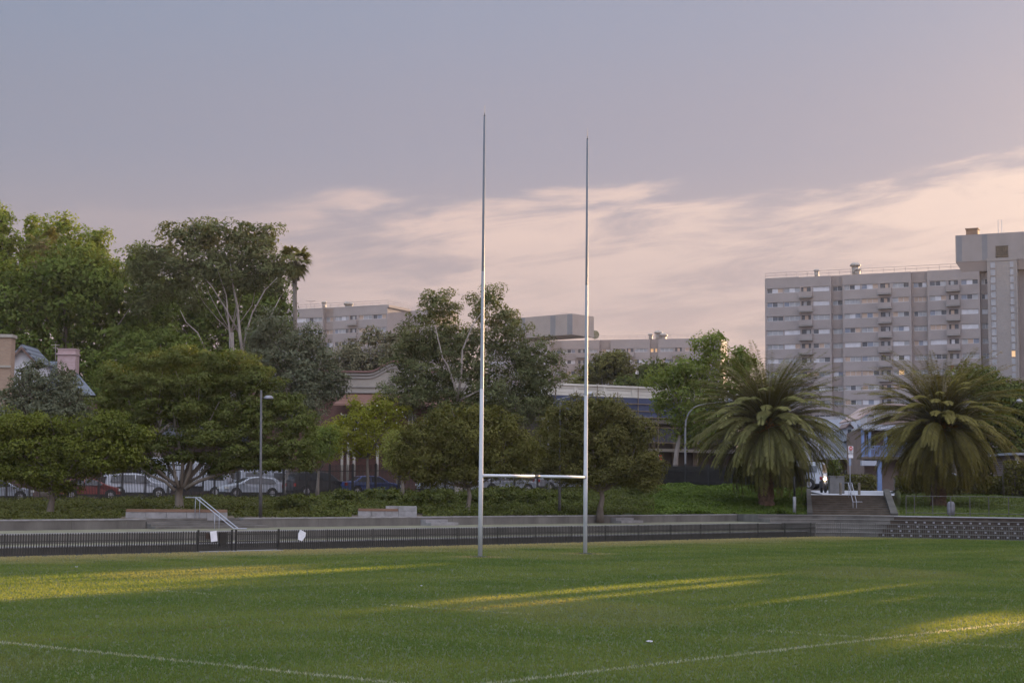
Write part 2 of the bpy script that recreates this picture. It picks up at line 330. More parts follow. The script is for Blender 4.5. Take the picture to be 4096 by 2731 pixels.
# ================================================================== layout: pitch-side path
d1 = Vector((17.05 + 17.9, 88.6 - 55.0)).normalized()          # along the pitch fence
n1 = Vector((-d1.y, d1.x))
F0 = Vector((-17.9, 55.0))
PATH = [F0 - d1 * 14, Vector((17.05, 88.6)), Vector((18.5, 88.75)), Vector((20.3, 88.1)), Vector((27.4, 84.2)), Vector((46, 74.2))]
def offset(path, d):
    out = []
    for i, p in enumerate(path):
        a = (path[i] - path[i - 1]).normalized() if i else (path[1] - path[0]).normalized()
        b = (path[i + 1] - path[i]).normalized() if i < len(path) - 1 else a
        na, nb = Vector((-a.y, a.x)), Vector((-b.y, b.x)); mm = (na + nb).normalized(); out.append(p + mm * (d / mm.dot(na)))
    return out
def hit(path, px):      # where the viewing direction of pixel column px crosses a path (plan)
    dx, dy = (px - 2048) / F, 1.0
    best = None
    for i in range(len(path) - 1):
        a, b = path[i], path[i + 1]; e = b - a; den = dx * e.y - dy * e.x
        if abs(den) < 1e-9: continue
        t = (a.x * e.y - a.y * e.x) / den; s = (a.x * dy - a.y * dx) / den
        if t > 0 and (-1e-6 <= s <= 1 + 1e-6 or (i == 0 and s < 0) or (i == len(path) - 2 and s > 1)):
            if best is None or t < best: best = t
    return Vector((dx * best, dy * best))
def strip(mb, pa, pb, za, zb, mi=0):
    for i in range(len(pa) - 1):
        mb.add([(*pa[i], za), (*pa[i + 1], za), (*pb[i + 1], zb), (*pb[i], zb)], [(0, 1, 2, 3)], mi)
Z1, Z2, Z3 = .32, .70, 1.12
O1, O2, O3 = .7, 3.1, 7.5
YP = [(-600, 95), (0, 100), (600, 105), (1100, 109), (1900, 116), (2400, 118), (2700, 114), (3230, 110), (3240, 106), (3560, 106), (3570, 124), (4700, 126)]
ZR = [(-600, 1.3), (0, 1.40), (600, 1.63), (1100, 1.77), (1600, 2.0), (1900, 2.13), (2400, 2.44), (2650, 2.9), (3000, 2.85), (3230, 2.65), (3240, 2.3), (3560, 2.3), (3570, 2.75), (4700, 2.9)]
def yp(px): return lerp_table(YP, px)
def zr(px): return lerp_table(ZR, px)
top3 = offset(PATH, O3 + .35)
def bank(px, t):        # t 0..1 from the top wall to the street fence
    a = hit(top3, px); b = XY(px, yp(px)); ex = 3.0 if px > 3560 else (1.5 if px < 2500 else 1.0)
    z = Z3 - .03 + (zr(px) - Z3 + .03) * t ** ex
    p = a.lerp(b, t); return Vector((p.x, p.y, z + (.10 * math.sin(p.x * .9) * math.sin(p.y * .7) * math.sin(math.pi * t))))

# ------------------------------------------------------------------ ground and field
g = MB(); g.add([(-1500, -300, -.06), (1500, -300, -.06), (1500, 3000, -.06), (-1500, 3000, -.06)], [(0, 1, 2, 3)])
struct('ground', g, soil_green)
fieldm = pm('field_turf', (.045, .06, .02), (.075, .09, .032), .6, .95, .6, 60)
f_ = MB(); strip(f_, [Vector((-120, -60)), Vector((120, -60))], [Vector((-120, 8)), Vector((120, 8))], 0, 0)
fp = [Vector((-120, 8))] + [Vector((p.x, p.y)) for p in PATH] + [Vector((120, 34)), Vector((120, 8))]
f_.add([(p.x, p.y, 0) for p in fp], [tuple(range(len(fp)))])
struct('field', f_, fieldm)
def street():
    mb = MB(); rows = [(.0, 0), (3, 0), (18, 0), (60, 0), (200, 1), (1200, 1)]; cols = list(range(-600, 4701, 100)); vs = []
    for c in cols:
        for dy, far in rows:
            Y = yp(c) + dy; z = zr(c) if not far else 2.5; p = XY(c, Y) if dy < 300 else XY(c, Y); vs.append((p.x, p.y, z))
    fs = []; k = len(rows)
    for i in range(len(cols) - 1):
        for j in range(k - 1): a = i * k + j; fs.append((a, a + k, a + k + 1, a + 1))
    mb.add(vs, fs); return mb
struct('road', street(), asphalt)
def bankmesh(name, p0, p1, mat):
    mb = MB(); cols = np.linspace(p0, p1, int((p1 - p0) / 40) + 2); k = 13; vs = []
    for c in cols:
        for j in range(k): vs.append(tuple(bank(float(c), j / (k - 1))))
    fs = []
    for i in range(len(cols) - 1):
        for j in range(k - 1): a = i * k + j; fs.append((a, a + k, a + k + 1, a + 1))
    mb.add(vs, fs); return struct(name, mb, mat)
bankmesh('garden_bed', -600, 2500, mulch)
bankmesh('embankment', 2500, 3236, soil_green)
bankmesh('lawn', 3564, 4700, pm('lawn_green', (.05, .07, .02), (.085, .10, .03), 1.5, .95, .7, 50))

# ------------------------------------------------------------------ grass blades
def grass():
    rng = np.random.default_rng(7); n = 400000
    dx = rng.uniform(-.53, .53, 2 * n); lo, hi = 17.5, 92.0
    Y = np.concatenate([lo * (hi / lo) ** rng.random(n), lo + (hi - lo) * rng.random(n)]); X = dx * Y
    # keep what lies on the pitch side of the fence path
    s1 = (X - F0.x) * n1.x + (Y - F0.y) * n1.y
    e = (PATH[4] - PATH[3]).normalized(); n2 = Vector((-e.y, e.x)); s2 = (X - PATH[3].x) * n2.x + (Y - PATH[3].y) * n2.y
    k = (s1 < -.05) & (s2 < -.05); X, Y = X[k], Y[k]; s1 = s1[k]; n = len(X)
    h = rng.uniform(.024, .042, n) * (1 + Y / 160); w = (.0055 + Y * .00030) * rng.uniform(.7, 1.3, n)
    paint = np.zeros(n); brown = np.zeros(n)
    def seg(a, b, wd, amt, arr, ext=(0, 0)):
        a = Vector(a); b = Vector(b); L = (b - a).length; d = (b - a) / L
        t = (X - a.x) * d.x + (Y - a.y) * d.y; q = np.abs(-(X - a.x) * d.y + (Y - a.y) * d.x)
        mk = (t > -ext[0]) & (t < L + ext[1]) & (q < wd * rng.uniform(.6, 1.15, n)); patch = .55 + .45 * np.sin(t * 1.7) * np.sin(t * .61 + 1)
        arr[mk] = np.maximum(arr[mk], (amt * (.6 + .4 * patch) * rng.uniform(.25, .7, n))[mk])
    g2 = lambda x, y: G(x, y).xy
    seg(g2(0, 2570), g2(1524, 2727), .085, 1.0, paint, (14, 6))
    seg(g2(2048, 2725), g2(4096, 2489), .08, 1.0, paint, (6, 30))
    seg(g2(1481, 2416), g2(2157, 2460), .06, .7, paint)
    seg(g2(0, 2400), g2(3311, 2236), .07, .35, paint, (10, 30))
    seg(g2(1920, 2231), g2(2340, 2217), .07, .40, paint, (28, 22))
    seg(g2(0, 2254), Vector(g2(0, 2254)) + d1 * 46, .12, .40, paint, (10, 0))
    seg(g2(627, 2361), g2(871, 2379), .06, .7, paint); seg(g2(2100, 2311), g2(2353, 2322), .07, .5, paint)
    seg(g2(3476, 2372), g2(4096, 2403), .06, .55, paint, (0, 8)); seg(g2(3032, 2522), g2(4096, 2594), .06, .75, paint, (0, 8))
    for a, b in (((70, 2570), (784, 2515)), ((784, 2515), (1855, 2437)), ((1855, 2437), (2658, 2379)), ((2658, 2379), (3137, 2341)), ((3137, 2341), (4096, 2283))): seg(g2(*a), g2(*b), .05, .8, brown)
    # worn strip beside the fence, mown bands parallel to the goal line
    vn = np.sin(X * .9 + np.sin(Y * .7) * 1.3) * np.sin(Y * 1.1 + np.sin(X * .5) * 1.7)
    worn = np.clip(1.25 - np.abs(np.minimum(-s1, 12)) / (4.6 + vn), 0, 1) * .95
    for q in (G(1920.5, 2228), G(2340.7, 2215)): dd = np.hypot((X - q.x) * .8, (Y - q.y)); worn = np.maximum(worn, np.clip(1.15 - dd / 1.1, 0, .8)); brown = np.maximum(brown, np.clip(1.3 - dd / .45, 0, .9))
    worn = np.maximum(worn, np.clip((np.sin(X * .31 + 1.2) * np.sin(Y * .23 + .5 * np.sin(X * .4)) - .55) * .7, 0, .2))
    band = .5 + .5 * np.tanh(2.5 * np.sin(s1 * 2 * math.pi / 9.5 + .6))
    tone = np.clip(.38 + .20 * vn + .22 * (band - .5) + rng.normal(0, .13, n), 0, 1)
    az = rng.uniform(0, 2 * math.pi, n); lean = rng.normal(0, .45, (n, 2)) * h[:, None]
    ca, sa = np.cos(az) * w, np.sin(az) * w
    z0 = np.full(n, -.004)
    V = np.stack([np.stack([X - ca, Y - sa, z0], 1), np.stack([X + ca, Y + sa, z0], 1), np.stack([X + lean[:, 0], Y + lean[:, 1], h], 1)], 1).reshape(-1, 3)
    r3 = lambda a: np.repeat(a, 3)
    me = mesh_np('grass', V, np.arange(3 * n, dtype=np.int32).reshape(-1, 3), {'tone': r3(tone), 'paint': r3(paint), 'brown': r3(brown), 'worn': r3(worn)})
    m, N, L = nodes('grass_blade'); N.remove(N['Principled BSDF'])
    def at(nm): a = N.new('ShaderNodeAttribute'); a.attribute_name = nm; return a.outputs['Fac']
    def mx(f, a, b):
        q = N.new('ShaderNodeMix'); q.data_type = 'RGBA'; q.clamp_factor = True; L(f, q.inputs[0])
        for i, v in ((6, a), (7, b)):
            if isinstance(v, tuple): q.inputs[i].default_value = (*v, 1)
            else: L(v, q.inputs[i])
        return q.outputs[2]
    c = mx(at('tone'), (.068, .125, .034), (.155, .205, .062)); c = mx(at('worn'), c, (.30, .285, .155)); c = mx(at('brown'), c, (.13, .075, .035)); c = mx(at('paint'), c, (.46, .51, .50))
    d = N.new('ShaderNodeBsdfDiffuse'); L(c, d.inputs[0]); t = N.new('ShaderNodeBsdfTranslucent')
    tm = N.new('ShaderNodeMix'); tm.data_type = 'RGBA'; tm.blend_type = 'MULTIPLY'; tm.inputs[0].default_value = 1; L(c, tm.inputs[6]); tm.inputs[7].default_value = (2.0, 1.45, .85, 1); L(tm.outputs[2], t.inputs[0])
    q = N.new('ShaderNodeMixShader'); q.inputs[0].default_value = .46; L(d.outputs[0], q.inputs[1]); L(t.outputs[0], q.inputs[2]); L(q.outputs[0], N['Material Output'].inputs[0])
    me.materials.append(m); o = link('grass', me); tag(o, 'short mown grass of the playing field with faded white lines', 'grass', kind='stuff')
grass()

# ------------------------------------------------------------------ terraces
def seg_wall(name, label, path, o0, o1, z0, z1, cap, mat, capmat, joint=3.6, ucut=()):
    """one retaining wall along the straight first run; ucut = list of (u0,u1) openings for steps"""
    A = F0 - d1 * 14; L = (PATH[1] - A).length + 0.0
    fr = (A, d1, -n1); root = thing(name, label, 'wall', (*(A + d1 * (L / 2)), z0))
    body, capm = MB(), MB(); u = 0; cuts = sorted(ucut); runs = []; p = 0.0; tn = math.tan(.5 * math.acos(max(-1, min(1, d1.dot((PATH[2] - PATH[1]).normalized())))))
    for a, b in cuts: runs.append((p, a)); p = b
    runs.append((p, L + o0 * tn))
    for a, b in runs:
        u = a
        while u < b - .01:
            e = min(u + joint, b); body.fbox(fr, u, e - .012, -o1, -o0, z0, z1 - cap, 0); u = e
        capm.fbox(fr, a, b, -o1, -(o0 - .02), z1 - cap, z1, 0)
    obj('wall_body', body, mat, root); obj('coping', capm, capmat, root); return root
A0 = F0 - d1 * 14
def ua(px, off):     # distance along the first run where pixel column px meets the run shifted by off
    p = hit(offset(PATH, off), px); return (p - A0).dot(d1)
cut3 = (ua(600, O3), ua(985, O3))
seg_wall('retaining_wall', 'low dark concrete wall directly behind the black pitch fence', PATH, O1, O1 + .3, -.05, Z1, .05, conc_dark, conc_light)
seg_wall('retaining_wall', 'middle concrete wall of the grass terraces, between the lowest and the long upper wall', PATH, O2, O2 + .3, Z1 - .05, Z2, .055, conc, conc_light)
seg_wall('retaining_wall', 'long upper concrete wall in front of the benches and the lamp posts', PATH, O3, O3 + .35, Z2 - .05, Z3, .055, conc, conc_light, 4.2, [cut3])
def lawn_strip():
    mb = MB()
    for (a, b, z) in ((O1 + .3, O2, Z1 - .01), (O2 + .3, O3, Z2 - .01)):
        pa, pb = offset(PATH, a), offset(PATH, b); q = [pa[0], pa[1] - d1 * .03, pb[1] - d1 * .03, pb[0]]
        mb.hexa([(*v, z - .3) for v in q], [(*v, z) for v in q])
    return mb
struct('terrace_lawn', lawn_strip(), pm('dry_lawn', (.10, .098, .058), (.165, .16, .105), 1.2, .95, .6, 50))
pv = MB(); pth = offset(PATH, -.02); pth2 = offset(PATH, O1 + .05)
for i in range(len(pth) - 1): strip(pv, [pth[i], pth[i + 1]], [pth2[i], pth2[i + 1]], .004, .004)
struct('path', pv, conc_dark)
# steps cut into the upper wall
def step_flight():
    fr = (A0, d1, -n1); r = thing('concrete_steps', 'wide flight of low concrete steps through the upper wall, in front of the left bench', 'steps', (*(A0 + d1 * (sum(cut3) / 2) + n1 * O3), Z2))
    for i in range(3):
        mb = MB(); mb.fbox(fr, cut3[0] + .02 + i * .0, cut3[1] - .02 + (.9 - i * .4), -(O3 + .35), -(O3 - .75 + i * .36), Z2 - .01 if i == 0 else Z2 + .1 * i + .002, Z2 + .1 * (i + 1), 0); obj('step', mb, conc, r)
    mb = MB(); mb.fbox(fr, cut3[0] + .02, cut3[1] - .02, -(O3 + .35), -(O3 + .33), Z2 + .3, Z3 - .004); mb.fbox(fr, cut3[0] + .02, cut3[1] - .02, -(O3 + .8), -(O3 + .3), Z3 - .1, Z3 - .002); obj('landing', mb, conc, r)
    return r
step_flight()
def small_steps(px, label):
    u = ua(px, O3); fr = (A0, d1, -n1); r = thing('concrete_steps', label, 'steps', (*(A0 + d1 * u + n1 * O3), Z2), 'small steps against the upper wall')
    for i in range(2):
        mb = MB(); mb.fbox(fr, u - .9 + .3 * (1 - i) * 0, u + .9 - .35 * i, -(O3 + .0), -(O3 - .8 + i * .4), Z2 - .01 + i * .14, Z2 + .14 * (i + 1) - .01); obj('step', mb, conc_light, r)
small_steps(1745, 'two pale concrete steps against the upper wall, left of the left goal post')
small_steps(2490, 'two pale concrete steps against the upper wall, right of the right goal post')
# handrail down the steps
def handrail(name, label, p_top0, p_bot, Yt, Yb, off, posts, zt=None, r=.022):
    root = thing(name, label, 'handrail', tuple(P(p_bot[0], p_bot[1], Yb)))
    for s in (0, 1):
        a = P(p_top0[0] + off * s, p_top0[1], Yt); b = P(p_bot[0] + off * s, p_bot[1], Yb)
        mb = MB(); ex = Vector((.45, 0, 0))
        mb.tube([a - ex, a, b, b + ex * .8], r, 8); obj('rail', mb, galv, root, True)
        for t, h in posts:
            q = a.lerp(b, t); m2 = MB(); m2.tube([q, (q.x, q.y, q.z - h)], r * .62, 6); obj('rail_post', m2, galv, root, True)
    return root
yy = hit(offset(PATH, O3), 800).y
handrail('handrail', 'double steel handrail sloping down the steps in front of the left bench', (782, 1989), (935, 2113), yy + .6, yy - 3.2, 18, [(.0, .95), (.52, .9)])

# pitch fence -------------------------------------------------------
FH = .80
def fence_run(root, A, D, L, gaps=(), skip_first=False, first=0.0, panel=2.4):
    fr = (A, D, Vector((D.y, -D.x))); u = first
    while u < L - .05:
        e = min(u + panel, L)
        mb = MB(); n = int((e - u) / .1)
        for i in range(n + 1):
            q = u + (e - u) * i / max(n, 1); mb.fbox(fr, q - .019, q + .019, -.012, .012, .05, FH)
        mb.fbox(fr, u, e, -.02, .02, .03, .085); mb.fbox(fr, u, e, -.02, .02, .50, .535)
        obj('fence_panel', mb, black_rail, root)
        pb = MB(); pb.fbox(fr, u - .022, u + .022, -.024, .024, -.02, FH + .005); obj('fence_post', pb, black_rail, root); u = e
ug = [(hit(PATH, x) - A0).dot(d1) for x in (802, 945, 952, 1130)]
r = thing('pitch_fence', 'low black picket fence left of the gates, in front of the concrete terraces', 'fence', (*F0, 0), 'black picket fence round the pitch')
fence_run(r, A0, d1, ug[0])
r = thing('pitch_fence', 'long low black picket fence behind the goal posts, right of the gates', 'fence', (*(A0 + d1 * 40), 0), 'black picket fence round the pitch')
fence_run(r, A0 + d1 * ug[3], d1, (PATH[1] - A0).length - ug[3])
r = thing('pitch_fence', 'black picket fence curving round the pitch corner before the bleachers', 'fence', (*PATH[2], 0), 'black picket fence round the pitch')
thin = pm('grey_fence_steel', (.06, .06, .055), (.10, .098, .09), 5, .5)
def fence_thin(root, A, B):
    D = (B - A).normalized(); L = (B - A).length; fr = (A, D, Vector((D.y, -D.x))); u = 0
    while u < L - .05:
        e = min(u + 2.4, L); mb = MB(); n = int((e - u) / .12)
        for i in range(n + 1): q = u + (e - u) * i / max(n, 1); mb.fbox(fr, q - .011, q + .011, -.01, .01, .05, FH)
        mb.fbox(fr, u, e, -.015, .015, .03, .07); obj('fence_panel', mb, thin, root)
        pb = MB(); pb.fbox(fr, u - .025, u + .025, -.026, .026, 0, FH + .02); obj('fence_post', pb, thin, root); u = e
for i in range(1, 5): fence_thin(r, PATH[i], PATH[i + 1])
def gate(label, u0, u1, sw=0.0, board=False):
    fr = (A0, d1, -n1); root = thing('pitch_gate', label, 'gate', (*(A0 + d1 * u0), 0), 'gates in the pitch fence')
    mb = MB(); n = int((u1 - u0 - .1) / .1)
    for i in range(n + 1): q = u0 + .06 + i * .1; mb.fbox(fr, q - .016, q + .016, -.012, .012, .1, FH - .02)
    for z in (.10, .36, FH - .16, ): mb.fbox(fr, u0 + .05, u1 - .05, -.018, .018, z, z + .045)
    obj('gate_leaf', mb, black_rail, root)
    for u in (u0 + .0, u1 - .06): pb = MB(); pb.fbox(fr, u, u + .06, -.03, .03, 0, FH + .05); obj('gate_post', pb, black, root)
    return root
gt = gate('black picket gate with a dark latch box, in front of the steps', ug[0] + .05, ug[1])
mb = MB(); fr = (A0, d1, -n1); mb.fbox(fr, ug[1] - .62, ug[1] - .30, .02, .06, .22, FH - .04); obj('latch_box', mb, black, gt)
mb = MB(); mb.fbox(fr, ug[1] - 1.25, ug[1] - .75, .02, .05, .50, .72); obj('sign_plate', mb, pm('dark_plate', (.03, .02, .015), (.05, .03, .02), 3, .6), gt)
gate('black picket double gate right of the notice board gate, above a concrete sill', ug[2] + .05, ug[3])
mb = MB(); mb.fbox(fr, ug[0], ug[3], -.25, .35, -.01, .03); struct('gate_sill', mb, conc_light)
def sheet(name, label, pts, Y, mat=None):      # a sheet of paper tied to the fence: real thickness 3 mm, slightly curled
    c = [P(x, y, Y) for x, y in pts]; mb = MB(); off = Vector((d1.y, -d1.x, 0)) * .004; mb.prism([q + Vector((d1.y, -d1.x, 0)) * .05 for q in c], off)
    o = obj(name, mb, mat or pm('paper_white', (.62, .64, .70), (.72, .74, .80), 5, .8), loc=tuple(c[0])); tag(o, label, 'paper'); return o
def sheet_on(px0, u_pts):
    pass
def fence_sheet(label, pts):
    # each corner put on the fence plane
    fpts = []
    for x, y in pts:
        h = hit(PATH, x); fpts.append(P(x, y, h.y))
    nn = Vector((n1.x, n1.y, 0)); mb = MB(); mb.prism([q - nn * .035 for q in fpts], -nn * .004)
    return tag(obj('paper_notice', mb, pm('paper_white', (.60, .62, .68), (.72, .74, .80), 5, .8), loc=tuple(fpts[0])), label, 'notice', 'paper notices on the pitch fence')
fence_sheet('upright white paper notice tied to the gate in front of the steps', [(838, 2125), (864, 2121), (868, 2163), (842, 2166)])
fence_sheet('torn white paper notice flapping on the fence right of the gates', [(1199, 2117), (1222, 2129), (1219, 2145), (1206, 2162), (1190, 2157), (1191, 2133)])

# bleachers beyond the corner ----------------------------------------
def bleachers():
    root = thing('stepped_seating', 'curved tiers of stepped seating with pale brackets, right of the pitch corner', 'seating', (*PATH[3], 0))
    brown = pm('seat_brick', (.035, .026, .02), (.07, .053, .042), 2.2, .9, .3, 12); offs = [.75, 1.9, 3.05, 4.2, 5.35, 7.5]; zs = [.24, .46, .69, .91, Z3]
    sub = [A0 + d1 * ((PATH[1] - A0).length - 0.0)] + PATH[2:]
    full = [PATH[0]] + PATH[1:]
    for i in range(5):
        a = offset(PATH, offs[i]); b = offset(PATH, offs[i + 1] if i < 4 else 8.6)
        for (s0, s1, mt, nm) in ((1, 3, conc, 'concrete_tier'), (3, 5, brown, 'tier')):
            mb = MB()
            for k in range(s0, s1):
                z0 = -.05
                if i == 4: a2, b2 = a, b
                p, q, s, t = a[k], a[k + 1], b[k + 1], b[k]
                mb.hexa([(*p, z0), (*q, z0), (*s, z0), (*t, z0)], [(*p, zs[i] - .035), (*q, zs[i] - .035), (*s, zs[i] - .035), (*t, zs[i] - .035)], 0)
                pp = offset(PATH, offs[i] - .03); mb.hexa([(*pp[k], zs[i] - .035), (*pp[k + 1], zs[i] - .035), (*s, zs[i] - .035), (*t, zs[i] - .035)], [(*pp[k], zs[i]), (*pp[k + 1], zs[i]), (*s, zs[i]), (*t, zs[i])], 1)
            obj(nm, mb, [mt, conc if nm == 'concrete_tier' else (conc_light if i == 4 else conc_dark)], root)
    dots = pm('bracket_white', (.22, .22, .24), (.28, .28, .3), 4, .6)
    for i in range(4):
        a = offset(PATH, offs[i] - .04); A = a[3].lerp(a[4], .05 + .03 * (3 - i) * 0); D = (a[5] - a[4]).normalized(); D0 = (a[4] - a[3]).normalized()
        L1 = (a[4] - a[3]).length; u = .3 + i * .22
        while u < L1 + 6:
            p = a[3] + D0 * u if u < L1 else a[4] + D * (u - L1); Dd = D0 if u < L1 else D
            W = Vector((Dd.y, -Dd.x)); mb = MB(); mb.fbox((p, Dd, W), -.055, .055, 0, .05, zs[i] - .15, zs[i] - .06); obj('seat_bracket', mb, dots, root); u += .52
bleachers()
# handrail fence along the top of the bleachers
def top_rail():
    a = offset(PATH, 8.2); root = thing('rail_fence', 'thin grey pipe and wire fence along the top of the stepped seating', 'fence', (*a[3], Z3))
    pts = [P(3610, 2045, hit(a, 3610).y)] ; m = pm('rail_grey', (.06, .055, .052), (.095, .088, .08), 4, .6)
    xs = [3622, 3655, 3728, 3800, 3876, 3951, 4030, 4110, 4200]; ps = [hit(a, x) for x in xs]
    for p in ps: mb = MB(); mb.tube([(p.x, p.y, Z3 - .02), (p.x, p.y, Z3 + 1.2)], .028, 6); obj('rail_post', mb, m, root)
    mb = MB()
    for p, q in zip(ps, ps[1:]):
        for z in (.18, 1.18): mb.tube([(p.x, p.y, Z3 + z), (q.x, q.y, Z3 + z)], .02, 5)
    obj('rail', mb, m, root)
    mb = MB()
    for p, q in zip(ps, ps[1:]):
        L = (q - p).length; n = int(L / .25)
        for i in range(n): c = p.lerp(q, i / n); mb.tube([(c.x, c.y, Z3 + .18), (c.x, c.y, Z3 + 1.18)], .003, 3)
    obj('wire_mesh', mb, m, root)
    c = hit(a, 3805); mb = MB(); mb.lathe((c.x, c.y + .25, Z3), [(.0, 0), (.17, .0), (.23, .15), (.24, .5), (.22, .75), (.15, .86), (.0, .88)], 14)
    o = obj('metal_drum', mb, pm('drum_grey', (.10, .10, .115), (.17, .17, .19), 3, .5), loc=(c.x, c.y + .25, Z3), smooth=True); tag(o, 'upright pale grey drum behind the wire fence in front of the right palm', 'drum')
top_rail()

# benches -------------------------------------------------------------
def bench(px0, px1, label, block=False):
    off = O3 + 1.3; p0, p1 = hit(offset(PATH, off), px0), hit(offset(PATH, off), px1); D = (p1 - p0).normalized(); D = Vector((1, .12)).normalized()
    c = (p0 + p1) / 2; L = (px1 - px0) / F * c.y; fr = (c, D, Vector((D.y, -D.x)))
    root = thing('bench', label, 'bench', (c.x, c.y, Z3 - .02), 'concrete and timber benches above the upper wall'); n = max(3, int(L / .85)); mb = MB(); end = L / 2 - (.9 if block else 0)
    for i in range(n):
        a = -L / 2 + (end + L / 2) * i / n; mb.fbox(fr, a, a + (end + L / 2) / n - .015, -.28, .25, Z3 - .1, Z3 + .25)
    obj('base', mb, conc_light, root); mb = MB()
    for k in range(4): mb.fbox(fr, -L / 2 + .01, end - .02, -.28 + k * .14, -.28 + k * .14 + .125, Z3 + .252, Z3 + .37)
    obj('seat', mb, wood_brown, root)
    if block: mb = MB(); mb.fbox(fr, end, L / 2, -.3, .27, Z3 - .1, Z3 + .27); mb.fbox(fr, end - .6, L / 2, -.75, -.3, Z3 + .1, Z3 + .5); mb.fbox(fr, end, L / 2, -.3, .27, Z3 + .285, Z3 + .5); obj('end_block', mb, conc_light, root)
bench(520, 915, 'long concrete bench with a brown timber seat behind the steps and handrail')
bench(1440, 1672, 'shorter timber-topped concrete bench with a raised block at its right end', True)

# goal posts -----------------------------------------------------------
def goal():
    bl = G(1920.5, 2228); br = G(2340.7, 2215); dv = (br - bl); dv.z = 0; dn = dv.normalized()
    root = thing('goal_posts', 'tall white H-shaped rugby goal posts standing on the field', 'goal posts', tuple((bl + br) / 2))
    H = 16.35; tops = [P(1937.5, 457, 58.1), P(2351, 552, 61.9)]
    for b, tp in ((bl, tops[0]), (br, tops[1])):
        mb = MB(); tp = Vector((tp.x, b.y + 0.0, tp.z))
        def at(z): return b.lerp(tp, z / tp.z)
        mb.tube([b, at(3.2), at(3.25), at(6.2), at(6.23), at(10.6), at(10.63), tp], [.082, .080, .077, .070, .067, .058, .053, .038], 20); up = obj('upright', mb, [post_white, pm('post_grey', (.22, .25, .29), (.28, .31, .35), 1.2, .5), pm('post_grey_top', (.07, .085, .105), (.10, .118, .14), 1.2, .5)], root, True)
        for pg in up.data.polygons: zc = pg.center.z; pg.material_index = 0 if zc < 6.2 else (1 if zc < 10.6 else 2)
        mb = MB(); mb.tube([tp, tp + Vector((0, 0, .03)), tp + Vector((0, 0, .05))], [.04, .03, .012], 10); mb.tube([tp, tp + Vector((.002, 0, .12)), tp + Vector((.01, 0, .42))], [.009, .006, .004], 5); mb.tube([tp + Vector((0, 0, .07)), tp + Vector((0, 0, .12))], .014, 6); obj('spike', mb, black, up)
        mb = MB(); mb.lathe((b.x, b.y, 0), [(.42, .004), (.30, .035), (.12, .05), (.0, .05)], 14); obj('ground_socket', mb, pm('socket_soil', (.02, .03, .01), (.04, .05, .02), 9, .95), root)
    za, zb = 3.0, 3.0; a = bl + Vector((0, 0, 3.0)); c = br + Vector((0, 0, 3.0)); a.x += .03; c.x += .02
    mb = MB(); mid = a.lerp(c, .515); mb.tube([a, a.lerp(c, .488)], .052, 12); mb.tube([a.lerp(c, .54), c], .052, 12); cb = obj('crossbar', mb, post_white, root, True)
    mb = MB(); mb.tube([a.lerp(c, .485), a.lerp(c, .543)], .047, 12); obj('joint_sleeve', mb, pm('sleeve_brown', (.10, .09, .085), (.16, .15, .14), 6, .5), cb, True)
    mb = MB(); q = c - dn * .09; mb.tube([q - dn * .01 , q + dn * .03], .085, 12); obj('bracket', mb, galv, cb)
    # rim mats of dug turf at the feet
goal()
def litter(px, py, s, label, seed):
    rnd = random.Random(seed); p = G(px, py); mb = MB(); n, k = 9, 5; vs = []
    for j in range(k):
        for i in range(n):
            a = 2 * math.pi * i / n; r = math.sin(math.pi * (j + .5) / k) * s * rnd.uniform(.6, 1.2); vs.append((p.x + r * math.cos(a) * 1.5, p.y + r * math.sin(a) * .8, .02 + s * .75 * j / (k - 1) * rnd.uniform(.7, 1.1) + .25 * s * math.sin(a * 2 + 1)))
    fs = [(j * n + i, j * n + (i + 1) % n, (j + 1) * n + (i + 1) % n, (j + 1) * n + i) for j in range(k - 1) for i in range(n)] + [tuple(range(n))[::-1], tuple(range((k - 1) * n, k * n))]
    mb.add(vs, fs); tag(obj('crumpled_paper', mb, pm('litter_white', (.32, .32, .36), (.5, .5, .54), 30, .8), loc=tuple(p)), label, 'litter', 'bits of paper on the grass')
litter(2597, 2572, .038, 'crumpled white scrap of paper on the near grass, the largest of the scraps', 1)
litter(305, 2270, .035, 'tiny white paper scrap on the far left sunlit grass', 2)
litter(1685, 2345, .022, 'speck of white paper on the middle of the field, below the left goal post', 3)
